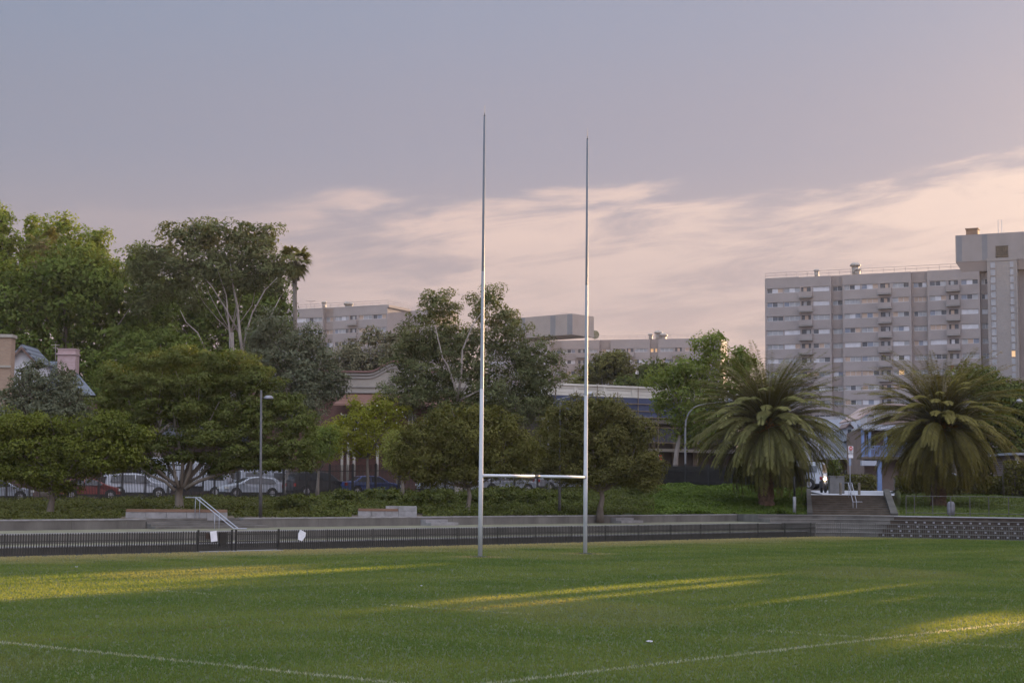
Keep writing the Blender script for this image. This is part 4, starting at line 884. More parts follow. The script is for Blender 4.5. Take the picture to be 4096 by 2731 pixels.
def vent(root, fr, u, w, z, r, h, cowl=True):
    p = fr.pt(u, w); m = MB(); m.tube([(p.x, p.y, z - .3), (p.x, p.y, z + h)], r, 12)
    if cowl: m.tube([(p.x, p.y, z + h), (p.x, p.y, z + h + r * .3), (p.x, p.y, z + h + r * .9)], [r * 1.4, r * 1.45, r * .9], 12)
    obj('roof_vent', m, pm('vent_metal', (.22, .20, .18), (.30, .27, .24), 2, .5), root, True)

def tower():
    fr = Frame(3066, 318, 3840, 302); c = lambda x: 3000 + x / 1.96; cy = lambda y: 900 + y / 1.96
    p = fr.pt(30); root = thing('apartment_tower', 'tall grey concrete apartment slab with stacked balconies behind the right palms', 'apartment block', (p.x, p.y, 2.4))
    ztop = fr.z(c(135), cy(422)); z1 = fr.z(c(210), cy(516))
    bays = [(c(128), c(650), 0, [(c(145), c(270), 3), (c(280), c(404), 3), (c(508), c(636), 3)], [(c(416), c(490))]),
            (c(650), c(742), 1.0, [(c(664), c(738), 2)], []),
            (c(742), c(1282), 0, [(c(755), c(880), 3), (c(890), c(1022), 3), (c(1135), c(1264), 3)], [(c(1040), c(1114))]),
            (c(1282), c(1412), 1.0, [(c(1304), c(1406), 3)], []),
            (c(1412), c(1826), 0, [(c(1430), c(1560), 3), (c(1678), c(1812), 3)], [(c(1580), c(1654))]),
            (c(1826), c(1896), 1.0, [(c(1840), c(1892), 2)], [])]
    flats(root, fr, None, 14, z1, 2.857, 1.0, bays, ztop, -.5, 13, 5, lit=((6, 2, 3, 1),))
    # stair and lift shaft with two columns of small windows
    u0, u1 = fr.u(c(1893)), fr.u(c(2128)); zt = fr.z(c(2000), cy(258), 1.2); m = MB(); m.fbox(fr.fr, u0, u1, -10, .9, -.5, zt); m.fbox(fr.fr, u0 - .05, u1 + .05, .9, 1.0, zt - .5, zt + .05); m.fbox(fr.fr, u0 + .002, u0 + .6, .9, .96, -.5, zt - .51); m.fbox(fr.fr, u1 - .6, u1 - .002, .9, .96, -.5, zt - .51)
    obj('stair_shaft', m, [pm('shaft_wall', (.225, .205, .195), (.26, .24, .23), .3, .9)], root)
    k = 0
    for cx in (1932, 2088):
        for i in range(16):
            uc = fr.u(c(cx), .9); z = fr.z(c(cx), cy(312 + i * 58.5 - (6 if cx > 2000 else 0)), .9)
            m = MB(); m.fbox(fr.fr, uc - .55, uc + .55, .905, .98, z - .68, z - .58); m.fbox(fr.fr, uc - .55, uc - .46, .905, .96, z - .578, z + .55); m.fbox(fr.fr, uc + .46, uc + .55, .905, .96, z - .578, z + .55); m.fbox(fr.fr, uc - .55, uc + .55, .905, .96, z + .552, z + .62)
            wo = obj('shaft_window', m, wall_tower, root); m = MB(); m.fbox(fr.fr, uc - .455, uc + .455, .902, .925, z - .575, z + .55); obj('pane', m, pane_lit if (cx > 2000 and i == 12) else PANES[1], wo)
    # what continues out of the frame: another recess and the next wing, sized to shade the pitch
    m = MB(); u2 = u1 + 3; m.fbox(fr.fr, u1, u2, -12, -1.2, -.5, zt - 1, 1); m.fbox(fr.fr, u2, u2 + 49, -13, 0, -.5, ztop + .02, 0)
    for i in range(14): z = z1 - i * 2.857; m.fbox(fr.fr, u2 + 1, u2 + 48, 0, .05, z - .5, z + .5, 2)
    obj('wing', m, [wall_tower, wall_recess, PANES[1]], root)
    # plant room that overhangs the roof
    ua_, ub = fr.u(c(1640), .5), u1 + 22; zb = fr.z(c(1700), cy(290), .5); zt2 = fr.z(c(1645), cy(83), .5); ui = fr.u(c(1690), 0)
    m = MB(); m.fbox(fr.fr, ua_, ub, -9, .5, zb, zt2, 0)
    for q in (ua_ + .2, fr.u(c(1850), .5)): m.fbox(fr.fr, q, q + 1.0, .5, .53, zb + .2, zt2 - .1, 1)
    m.hexa([(*fr.pt(ui, 0), zb - 1.9), (*fr.pt(ub, 0), zb - 1.9), (*fr.pt(ub, -8), zb - 1.9), (*fr.pt(ui, -8), zb - 1.9)], [(*fr.pt(ua_, .45), zb - .01), (*fr.pt(ub, .45), zb - .01), (*fr.pt(ub, -9), zb - .01), (*fr.pt(ua_, -9), zb - .01)], 2)
    m.fbox(fr.fr, ui + .3, ub, -8.5, -.2, ztop - .1, zb - 1.85, 0); obj('plant_room', m, [pm('plant_wall', (.215, .195, .19), (.255, .23, .225), .3, .9), pm('plant_panel', (.15, .155, .17), (.18, .185, .2), .3, .8), wall_recess], root)
    uc = fr.u(c(2007), .5); z = fr.z(c(2007), cy(215), .5); m = MB(); m.fbox(fr.fr, uc - 1.1, uc + 1.1, .5, .56, z - 1.2, z + 1.2)
    for j in range(7): m.fbox(fr.fr, uc - 1.2, uc + 1.2, .561, .66, z - 1.25 + j * .4, z - 1.13 + j * .4)
    obj('louvre', m, pm('louvre', (.07, .055, .04), (.10, .08, .06), 1), root)
    uc = fr.u(c(1771), 0); m = MB(); m.fbox(fr.fr, uc - 1.1, uc + 1.1, -2.2, -.1, zt2, zt2 + 1.15, 0); m.fbox(fr.fr, uc - 1.25, uc + 1.25, -2.35, .05, zt2 + 1.15, zt2 + 1.35, 0); obj('brick_stack', m, pm('stack_brick', (.16, .10, .07), (.24, .15, .10), 1, .9), root)
    def q3(u, w, z): pp = fr.pt(u, w); return (pp.x, pp.y, z)
    ua2, ub2 = fr.u(c(1982), 0), fr.u(c(2010), 0); m = MB(); m.tube([q3(ua2, 0, zt2), q3(ua2, 0, zt2 + 2.6), q3(ub2, 0, zt2 + 2.6), q3(ub2, 0, zt2)], .05, 5); obj('roof_frame', m, frame_m, root)
    roof_rail(root, fr, fr.u(c(130)), fr.u(c(1690)), ztop + .1, h=1.05)
    vent(root, fr, fr.u(c(510)), -3, ztop + .15, .45, 1.3); vent(root, fr, fr.u(c(818)), -3, ztop + .15, .75, 1.9); vent(root, fr, fr.u(c(845)), -2, ztop + .15, .5, .9)
    m = MB(); m.fbox(fr.fr, 0.05, fr.u(c(400)), -.4, .03, ztop + .0, ztop + .08); obj('coping', m, trim, root)
    m = MB(); m.fbox(fr.fr, fr.u(c(500)), fr.u(c(1000)), 2.0, 9, 0, fr.z(c(700), cy(1500), 9)); obj('podium', m, pm('podium_wall', (.27, .27, .29), (.33, .33, .35), 1, .8), root)
tower()
def left_block():
    fr = Frame(1100, 356, 1545, 343); c = lambda x: 1100 + x / 3.36; cy = lambda y: 1100 + y / 3.36; p = fr.pt(12)
    root = thing('apartment_block', 'grey apartment block with roof railings behind the gum tree, left of the left goal post', 'apartment block', (p.x, p.y, 2.4))
    ztop = fr.z(c(1490), cy(402)); z1 = fr.z(c(1290), cy(562))
    bays = [(1040, c(630), 0, [(c(245), c(440), 4), (c(442), c(612), 3)], [(c(150), c(225))]), (c(630), c(768), 1.0, [(c(672), c(764), 2)], []),
            (c(768), c(1496), 0, [(c(790), c(975), 4), (c(1112), c(1295), 3), (c(1305), c(1478), 3)], [(c(990), c(1082))])]
    flats(root, fr, None, 12, z1, 2.86, 1.0, bays, ztop, -.5, 9.5, 15)
    ub = fr.u(c(1496)); m = MB(); m.fbox(fr.fr, ub + .01, ub + .35, -9.5, -.02, ztop - .5, ztop + .05); m.fbox(fr.fr, ub - 4, ub + 6.5, -20, -9.6, -.5, ztop - .3); m.fbox(fr.fr, ub + 6.5, ub + 6.9, -20, -9.62, ztop - .9, ztop - .28); obj('side_wing', m, wall_tower, root)
    m = MB(); m.fbox(fr.fr, fr.u(c(150)), ub + .03, -.5, .04, ztop + .0, ztop + .1); obj('coping', m, trim, root)
    roof_rail(root, fr, fr.u(c(180)), ub, ztop + .1, close=9); roof_rail(root, fr, ub + .3, ub + 6.4, ztop - .3, w=-9.9, close=6)
    vent(root, fr, fr.u(c(607)), -1, ztop + .1, .45, 1.2); vent(root, fr, fr.u(c(935)), -1, ztop + .1, .75, .5); vent(root, fr, fr.u(c(965)), -1, ztop + .1, .5, .5)
    a = fr.pt(fr.u(c(361)), -3); m = MB(); m.tube([(a.x, a.y, ztop), (a.x, a.y, ztop + 2.3)], .04, 4)
    for i in range(3): m.tube([(a.x - 1.2 + i * .3, a.y, ztop + 2.3 - i * .12), (a.x + 1.2 - i * .3, a.y, ztop + 2.3 - i * .12)], .03, 4)
    obj('antenna', m, rail_m, root)
left_block()
def mid_block():
    fr = Frame(2140, 415, 2900, 402); c = lambda x: 1900 + x / 2.94; cy = lambda y: 1150 + y / 2.94; p = fr.pt(20)
    root = thing('apartment_block', 'long low grey apartment block with a big box on its roof, behind the goal posts', 'apartment block', (p.x, p.y, 2.4))
    ztop = fr.z(c(1100), cy(622)); z1 = fr.z(c(1110), cy(748))
    bays = [(c(150), c(640), 0, [(c(180), c(380), 3), (c(420), c(600), 3)], []), (c(640), c(885), 0, [(c(700), c(860), 3)], []), (c(885), c(1020), 1.0, [(c(920), c(1010), 2)], []), (c(1020), c(1465), 0, [(c(1040), c(1180), 3), (c(1345), c(1440), 2)], [(c(1215), c(1300))]), (c(1465), c(1600), 1.0, [(c(1500), c(1595), 2)], []),
            (c(1600), c(2062), 0, [(c(1622), c(1760), 3), (c(1885), c(2035), 3)], [(c(1790), c(1868))]), (c(2062), c(2162), 1.0, [(c(2072), c(2106), 1), (c(2126), c(2150), 1)], []),
            (c(2162), c(2900), 0, [(c(2190), c(2340), 3), (c(2480), c(2620), 3), (c(2660), c(2800), 3)], [(c(2360), c(2440))])]
    flats(root, fr, None, 13, z1, 2.86, 1.0, bays, ztop, -.5, 13, 25, lit=((0, 6, 0, 0), (0, 6, 1, 0)))
    fr2 = Frame(c(340), 398, c(1140), 384); zt = fr2.z(c(1140), cy(305)); zb = fr2.z(c(1140), cy(552)); u1 = fr2.u(c(1140)); m = MB(); m.fbox(fr2.fr, 0, u1, -9, 0, zb, zt, 0)
    for x in (560, 918, 1118): q = fr2.u(c(x)); m.fbox(fr2.fr, q - .8, q + .8, 0, .04, zb + .1, zt - .1, 1)
    m.fbox(fr2.fr, 2, u1 - 4, -8, -1.2, ztop - .5, zb - .01, 2); obj('plant_room', m, [pm('plant_wall2', (.25, .22, .205), (.29, .26, .24), .3, .9), pm('plant_panel', (.15, .155, .17)), wall_recess], root)
    m = MB(); q = fr2.pt(u1 * .78, -3); m.tube([(q.x - 1.3, q.y, zt + .6), (q.x + 1.5, q.y, zt + .85)], .05, 4); m.tube([(q.x, q.y, zt), (q.x, q.y, zt + .7)], .05, 4); obj('antenna', m, rail_m, root)
    roof_rail(root, fr, fr.u(c(900)), fr.u(c(1040)), ztop + .1); roof_rail(root, fr, fr.u(c(1340)), fr.u(c(2700)), ztop + .1)
    vent(root, fr, fr.u(c(2056)), -2, ztop, .5, 1.2); vent(root, fr, fr.u(c(2150)), -2, ztop, .8, 1.6); vent(root, fr, fr.u(c(2200)), -2, ztop, .9, .9)
    a = fr.pt(fr.u(c(1404)), -1); m = MB(); m.tube([(a.x, a.y - .1, ztop + 1.5), (a.x, a.y + .2, ztop + 1.5)], [1.15, .8], 16); m.tube([(a.x, a.y + .2, ztop), (a.x, a.y + .2, ztop + 1.5)], .06, 5); obj('satellite_dish', m, pm('dish', (.10, .10, .06), (.15, .15, .09), 1), root)
mid_block()

# heritage building with the curved parapet --------------------------------
render_w = pm('render_cream', (.26, .235, .20), (.33, .30, .26), .8, .85, .2, 10); brick_red = brickm('brick_red', (.10, .038, .028), (.15, .055, .04), (.12, .09, .08)); terra = corr('terracotta_tile', (.12, .058, .042), (.17, .085, .062), .26, 'z', .8)
def simple_window(root, fr, ua_, ub, z0, z1, w=0.0, mat=None, bars=2):
    m = MB(); t = .07; m.fbox(fr.fr, ua_ - t, ub + t, w, w + .06, z0 - .1, z0); m.fbox(fr.fr, ua_ - t, ua_, w, w + .05, z0, z1); m.fbox(fr.fr, ub, ub + t, w, w + .05, z0, z1); m.fbox(fr.fr, ua_ - t, ub + t, w, w + .05, z1, z1 + t)
    for k in range(1, bars): u = ua_ + (ub - ua_) * k / bars; m.fbox(fr.fr, u - .025, u + .025, w, w + .045, z0, z1)
    wo = obj('window', m, mat or pm('frame_cream', (.36, .34, .30), (.44, .42, .38), 2, .6), root); m = MB(); m.fbox(fr.fr, ua_, ub, w - .05, w + .02, z0, z1); obj('pane', m, glass_dark, wo)
def heritage():
    Y = 136; fr = Frame(1080, Y, 1900, Y); p = fr.pt(fr.u(1580)); k = Y / F; root = thing('heritage_hall', 'cream rendered hall with a curved parapet and round window above red brick, between the trees', 'building', (p.x, p.y, 1.7)); z = lambda x, y: P(x, y, Y).z
    u = fr.u; zb = z(1583, 1572); m = MB(); prof = [(1120, zb)]; prof += [(1120, z(1120, 1486)), (1460, z(1460, 1490))]
    for i in range(0, 13): t = i / 12; a = math.pi * t; x = 1475 + 215 * t; y = 1490 - 42 * (1 - math.cos(2 * math.pi * t)) / 2 * 1.0; prof.append((x, z(x, y)))
    prof += [(1890, z(1890, 1494)), (1890, zb)]
    m.prism([Vector((*fr.pt(u(x)), zz)) for x, zz in prof], (0, .5, 0)); obj('parapet', m, render_w, root)
    top = prof[1:-1]; m = MB()
    for (x0, z0), (x1, z1_) in zip(top, top[1:]):
        a, b = fr.pt(u(x0), .28), fr.pt(u(x1), .28); a2, b2 = fr.pt(u(x0), -.6), fr.pt(u(x1), -.6); m.hexa([(*a, z0 + .002), (*b, z1_ + .002), (*b2, z1_ + .002), (*a2, z0 + .002)], [(*a, z0 + .14), (*b, z1_ + .14), (*b2, z1_ + .14), (*a2, z0 + .14)])
    obj('coping', m, pm('coping_red', (.15, .085, .072), (.21, .12, .105), 1, .8), root)
    m = MB()
    for (x0, z0), (x1, z1_) in zip(top, top[1:]):
        for d, w in ((.25, .17), (.52, .11)):
            a, b = fr.pt(u(x0), w), fr.pt(u(x1), w); a2, b2 = fr.pt(u(x0), .0), fr.pt(u(x1), .0); m.hexa([(*a, z0 - d), (*b, z1_ - d), (*b2, z1_ - d), (*a2, z0 - d)], [(*a, z0 - d + .14), (*b, z1_ - d + .14), (*b2, z1_ - d + .14), (*a2, z0 - d + .14)])
    m.fbox(fr.fr, u(1120), u(1890), .0, .22, zb - .02, zb + .14); m.fbox(fr.fr, u(1120), u(1890), .0, .12, z(1500, 1549), z(1500, 1545)); obj('cornice', m, pm('render_grey', (.24, .225, .21), (.30, .28, .26), 1, .8), root)
    c = P(1583, 1517, Y); m = MB(); m.tube([(c.x, Y - .10, c.z), (c.x, Y + .1, c.z)], .47, 20); m.tube([(c.x, Y - .14, c.z), (c.x, Y - .09, c.z)], .52, 20); rw = obj('round_window', m, render_w, root); m = MB(); m.tube([(c.x, Y - .16, c.z), (c.x, Y - .142, c.z)], .33, 20); obj('pane', m, glass_dark, rw)
    # tiled skirt roof and brick body
    ze = z(1500, 1622); m = MB(); a0, a1, b0, b1 = fr.pt(u(1385), .0), fr.pt(u(1850), .0), fr.pt(u(1345), 1.9), fr.pt(u(1880), 1.9)
    m.add([(*b0, ze), (*b1, ze), (*a1, zb - .05), (*a0, zb - .05), (*b0, ze - .12), (*b1, ze - .12), (*a1, ze - .12), (*a0, ze - .12)], [(0, 1, 2, 3), (4, 7, 6, 5), (0, 4, 5, 1), (0, 3, 7, 4), (1, 5, 6, 2)]); obj('tiled_roof', m, terra, root)
    m = MB(); m.fbox(fr.fr, u(1000), u(1900), -7, -.05, 1.5, zb - .06); obj('wall', m, brick_red, root)
    for x in (1372, 1410, 1452, 1640, 1700): simple_window(root, fr, u(x), u(x + 24), z(x, 1740), z(x, 1660), -.04)
    for x in (1380, 1404, 1428, 1520, 1600, 1680): 
        m = MB(); a = fr.pt(u(x), 1.3); m.tube([(a.x, a.y, 1.6), (a.x, a.y, z(x, 1760))], .12, 10); obj('column', m, render_w, root, True)
    m = MB(); m.fbox(fr.fr, u(1345), u(1880), -.04, 1.6, z(1500, 1775), z(1500, 1757)); obj('verandah_floor', m, pm('deck_red', (.10, .06, .05), (.14, .08, .065), 1, .8), root)
heritage()
def rowhouses():
    Y = 142; fr = Frame(-500, Y, 1080, Y); p = fr.pt(20); root = thing('brick_building', 'dark brick row building hidden behind the left trees', 'building', (p.x, p.y, 1.5)); m = MB(); m.fbox(fr.fr, 0, fr.u(1075), -9, 0, 1.0, 6.4); obj('wall', m, brickm('brick_dark', (.05, .03, .024), (.075, .045, .035), (.06, .05, .045)), root)
    m = MB(); m.hexa([(*fr.pt(-.3, .4), 6.4), (*fr.pt(fr.u(1078), .4), 6.4), (*fr.pt(fr.u(1078), -9.4), 6.4), (*fr.pt(-.3, -9.4), 6.4)], [(*fr.pt(1, -4.4), 8.2), (*fr.pt(fr.u(1060), -4.4), 8.2), (*fr.pt(fr.u(1060), -4.6), 8.2), (*fr.pt(1, -4.6), 8.2)]); obj('roof', m, pm('slate_dark', (.05, .055, .065), (.08, .085, .1), 1, .7), root)
    for i in range(16): u = 1.5 + i * 2.2; simple_window(root, fr, u, u + .9, 3.2, 4.8, 0)
rowhouses()
# left houses ---------------------------------------------------------------
slate = corr('slate', (.075, .088, .11), (.11, .13, .16), .35, 'z', .6)
def slate_house():
    Y = 118; k = Y / F; root = thing('slate_house', 'house with a blue-grey slate roof and white gable behind the left shrubby tree', 'house', tuple(P(190, 1900, Y))); q = lambda x, y, d=0: P(x, y, Y + d)
    ey = 1580; m = MB(); rl, rr = q(120, 1444, 4), q(272, 1446, 4); e0, e1, e2, e3 = q(-40, ey), q(384, ey), q(384, ey, 8.5), q(-40, ey, 8.5); e2.z = e1.z; e3.z = e0.z
    vs = [e0, e1, e2, e3, rl, rr]; m.add(vs, [(0, 1, 5, 4), (1, 2, 5), (2, 3, 4, 5), (3, 0, 4)]); m.add([v - Vector((0, 0, .12)) for v in (e0, e1, e2, e3)], [(3, 2, 1, 0)]); obj('roof', m, slate, root)
    m = MB(); m.box(e0.x + .3, e1.x - .4, Y + .5, Y + 8.2, 1.0, e1.z - .08); obj('wall', m, brickm('brick_plum', (.10, .05, .04), (.14, .07, .055), (.12, .10, .09)), root)
    # gable with bargeboards
    pk = q(92, 1386, -.6); gl, gr_ = q(34, 1452, -.6), q(152, 1452, -.6); m = MB(); m.prism([pk, gl, q(34, 1560, -.6), q(152, 1560, -.6), gr_], (0, 3.2, 0)); obj('gable_wall', m, pm('gable_white', (.42, .42, .45), (.52, .52, .55), 1, .8), root)
    m = MB()
    for a, b in ((pk, gl), (pk, gr_)):
        d = (b - a); e = b + d * .12; up = Vector((0, 0, .16)); f0 = Vector((0, -.35, 0)); f1 = Vector((0, 3.6, 0)); m.hexa([a + f0, e + f0, e + f1, a + f1], [a + f0 + up, e + f0 + up, e + f1 + up, a + f1 + up])
    obj('gable_roof', m, slate, root); m = MB()
    for a, b in ((pk, gl), (pk, gr_)):
        e = b + (b - a) * .12; m.prism([a + Vector((0, -.37, .0)), e + Vector((0, -.37, 0)), e + Vector((0, -.37, -.22)), a + Vector((0, -.37, -.24))], (0, -.05, 0))
    obj('bargeboard', m, pm('barge_brown', (.10, .06, .05), (.14, .09, .07), 2, .7), root)
    m = MB(); a, b = q(229, 1463, 2.2), q(303, 1397, 2.2); m.box(a.x, b.x, Y + 2.2, Y + 3.3, a.z - 1.4, b.z); m.box(a.x - .08, b.x + .05, Y + 2.1, Y + 3.4, b.z - .42, b.z - .30); m.box(a.x - .05, b.x + .03, Y + 2.14, Y + 3.36, b.z, b.z + .06); obj('chimney', m, brickm('brick_pink', (.34, .22, .22), (.42, .30, .30), (.36, .30, .30)), root)
    m = MB(); a = q(222, 1375, 3); m.tube([q(222, 1450, 3), a], .025, 4); m.tube([a + Vector((-.35, 0, -.1)), a + Vector((.35, 0, -.1))], .02, 4); m.tube([a + Vector((-.2, 0, -.3)), a + Vector((.2, 0, -.3))], .02, 4); obj('antenna', m, rail_m, root)
slate_house()
def tan_house():
    Y = 108; k = Y / F; q = lambda x, y: P(x, y, Y); a = q(-260, 1720); b = q(46, 1350); root = thing('brick_house', 'tan brick wall and chimney at the far left edge', 'house', (a.x, Y, 1.4)); tb = brickm('brick_tan', (.26, .175, .12), (.31, .215, .15), (.26, .21, .17)); m = MB(); m.box(a.x, b.x, Y, Y + .9, 1.0, b.z); obj('wall', m, tb, root)
    m = MB(); m.box(a.x, b.x + .09, Y - .1, Y + 1.0, b.z + .002, b.z + .22); zz = q(0, 1464).z; m.box(a.x, b.x + .06, Y - .08, Y - .002, zz - .1, zz + .06); obj('coping', m, pm('coping_stone', (.26, .24, .21), (.33, .31, .27), 2, .8), root)
tan_house()

# building wrapped in blue scaffold netting ---------------------------------------
def scaffold_building():
    fr = Frame(2180, 134, 2960, 143); p = fr.pt(9); root = thing('scaffolded_building', 'white-parapet building wrapped in blue scaffold netting behind the right round tree', 'building', (p.x, p.y, 2.2)); u, z = fr.u, fr.z
    ztop = z(2247, 1534); zpb = z(2261, 1581); ue = u(2990); m = MB(); m.fbox(fr.fr, 0, ue, -12, 0, zpb, ztop); m.fbox(fr.fr, -.1, ue + .1, -.5, .12, ztop - .14, ztop + .03); m.fbox(fr.fr, 0, ue, 0, .06, zpb + .02, zpb + .12)
    wp = pm('parapet_white', (.44, .42, .37), (.54, .52, .47), .7, .85, .2, 8); obj('parapet', m, wp, root); m = MB()
    for i in range(6):
        a = .4 + i * 2.9; m.fbox(fr.fr, a, a + 2.3, .0, .03, zpb + .28, zpb + .34); m.fbox(fr.fr, a, a + 2.3, .0, .05, ztop - .36, ztop - .30); m.fbox(fr.fr, a + 2.45, a + 2.65, .0, .07, zpb + .13, ztop - .15)
    obj('panel_moulding', m, wp, root)
    m = MB(); m.fbox(fr.fr, .1, ue - .1, -12, -1.5, 1.5, zpb - .01); obj('wall', m, pm('dark_interior', (.045, .035, .028), (.08, .06, .045), .8, .9), root)
    sl = pm('slab_concrete', (.24, .22, .19), (.30, .28, .24), .8, .85)
    for nm, (x, y0, y1) in (('a', (2560, 1676, 1691)), ('b', (2640, 1793, 1805))): m = MB(); m.fbox(fr.fr, 0, ue, -1.6, .05, z(x, y1), z(x, y0)); obj('floor_slab', m, sl, root)
    m = MB()
    for i in range(8): m.fbox(fr.fr, .5 + i * 2.2, .9 + i * 2.2, -1.45, -1.3, 2.0, z(2560, 1691) - .02)
    obj('pier', m, pm('pier_tan', (.13, .10, .075), (.18, .14, .10), .8, .85), root)
    # netting and scaffold
    bl = pm('blue_net', (.03, .038, .075), (.05, .065, .12), .5, .8, .4, 5, stretch=(1, 1, 2)); zz = [zpb - .05, z(2560, 1620), z(2560, 1648), z(2560, 1674)]
    for a, b in zip(zz, zz[1:]): m = MB(); m.fbox(fr.fr, .2, ue, .9, .93, b + .06, a - .02); obj('netting', m, bl, root)
    dk = pm('dark_net', (.028, .028, .038), (.05, .048, .06), .5, .85, .3, 5); m = MB(); m.fbox(fr.fr, .2, ue, .9, .93, z(2640, 1770), z(2640, 1715)); obj('netting', m, dk, root)
    rust = pm('scaffold_pole', (.12, .085, .05), (.18, .13, .08), 1, .6); m = MB(); i = 0
    while i * 2.05 < ue:
        a = fr.pt(.5 + i * 2.05, 1.0); m.tube([(a.x, a.y, 2.2), (a.x, a.y, zpb + (.9 if i % 2 == 0 else .4))], .035, 5); i += 1
    for zl in (zz[1] + .02, zz[2] + .02, zz[3] + .05, z(2640, 1712), z(2640, 1772)): a, b = fr.pt(.2, 1.02), fr.pt(ue, 1.02); m.tube([(a.x, a.y, zl), (b.x, b.y, zl)], .035, 5)
    obj('scaffold', m, rust, root)
scaffold_building()
# houses between the palms -----------------------------------------------------------
def cottage():
    Y = 150; q = lambda x, y, d=0: P(x, y, Y + d); root = thing('terrace_house', 'pale house with a steep grey metal roof and dormer windows behind the no-entry sign', 'house', tuple(q(3390, 1960))); rf = corr('metal_roof', (.17, .185, .22), (.22, .235, .275), .22, 's', .5)
    m = MB(); e0, e1 = q(3296, 1828), q(3488, 1828); r0, r1 = q(3284, 1677, 4.5), q(3440, 1679, 4.5); m.hexa([e0 - Vector((.6, 0, .12)), e1 + Vector((0, 0, -.12)), q(3488, 1828, 9) + Vector((0, 0, -.12)), q(3280, 1828, 9) + Vector((0, 0, -.12))], [e0, e1, r1, r0]); obj('roof', m, rf, root)
    m = MB(); m.box(e0.x + .2, e1.x - .3, Y + 1.6, Y + 8.6, 2.3, e0.z - .15); obj('wall', m, pm('cottage_wall', (.10, .075, .055), (.15, .115, .085), .8, .85), root)
    wh = pm('cottage_white', (.36, .38, .44), (.44, .46, .52), 1, .8)
    for (cx, pk, ht, nm) in ((3397, 1692, 1762, 1), (3298, 1689, 1740, 2)):
        k = Y / F; dr = MB(); m = MB(); a = q(cx - 17, 1714, .4); b = q(cx + 17, 1714, .4); t = q(cx, pk + 4, .4); c0, c1 = q(cx - 12, ht, .4), q(cx + 12, ht, .4); m.prism([t, q(cx - 12, 1708, .4), c0, c1, q(cx + 12, 1708, .4)], (0, 3.4, 0)); d = obj('dormer', m, wh, root)
        m = MB(); up = Vector((0, 0, .12)); F0_ = Vector((0, -.25, 0)); F1_ = Vector((0, 3.5, 0))
        for e in (a, b): m.hexa([t + F0_, e + F0_, e + F1_, t + F1_], [t + F0_ + up, e + F0_ + up, e + F1_ + up, t + F1_ + up])
        obj('dormer_roof', m, pm('dormer_brown', (.14, .10, .09), (.19, .14, .125), 1, .8), d)
        w0, w1 = q(cx - 7, ht - 4, .36), q(cx + 7, 1716, .36); m = MB(); m.box(w0.x, w1.x, Y + .34, Y + .39, w0.z, w1.z); obj('dormer_window', m, PANES[2], d); m = MB(); m.box(w0.x - .05, w1.x + .05, Y + .32, Y + .338, (w0.z + w1.z) / 2 - .03, (w0.z + w1.z) / 2 + .03); m.box(w0.x - .07, w0.x - .001, Y + .3, Y + .398, w0.z, w1.z); m.box(w1.x + .001, w1.x + .07, Y + .3, Y + .398, w0.z, w1.z); obj('dormer_frame', m, wh, d)
    m = MB(); a, b = q(3240, 1730, 6), q(3300, 1660, 6)
    for x in (3310, 3360, 3432, 3480): m2 = MB(); c = q(x, 1900); m2.tube([(c.x, Y + .3, 2.4), (c.x, Y + .3, e0.z - .1)], .09, 6); obj('verandah_post', m2, pm('post_tan', (.20, .18, .15), (.26, .23, .2), 1, .8), root)
    for x in (3345, 3412, 3452): c = q(x, 1900); m2 = MB(); m2.box(c.x - .45, c.x + .45, Y + 1.54, Y + 1.6, 2.9, 4.6); wo = obj('window', m2, wh, root); m2 = MB(); m2.box(c.x - .38, c.x + .38, Y + 1.5, Y + 1.538, 3.0, 4.5); obj('pane', m2, glass_dark, wo)
    m = MB(); c = q(3430, 1720, 5); m.box(q(3228, 0, 5).x, q(3242, 0, 5).x, Y + 5, Y + 6, 6, q(0, 1632, 5).z); 
cottage()
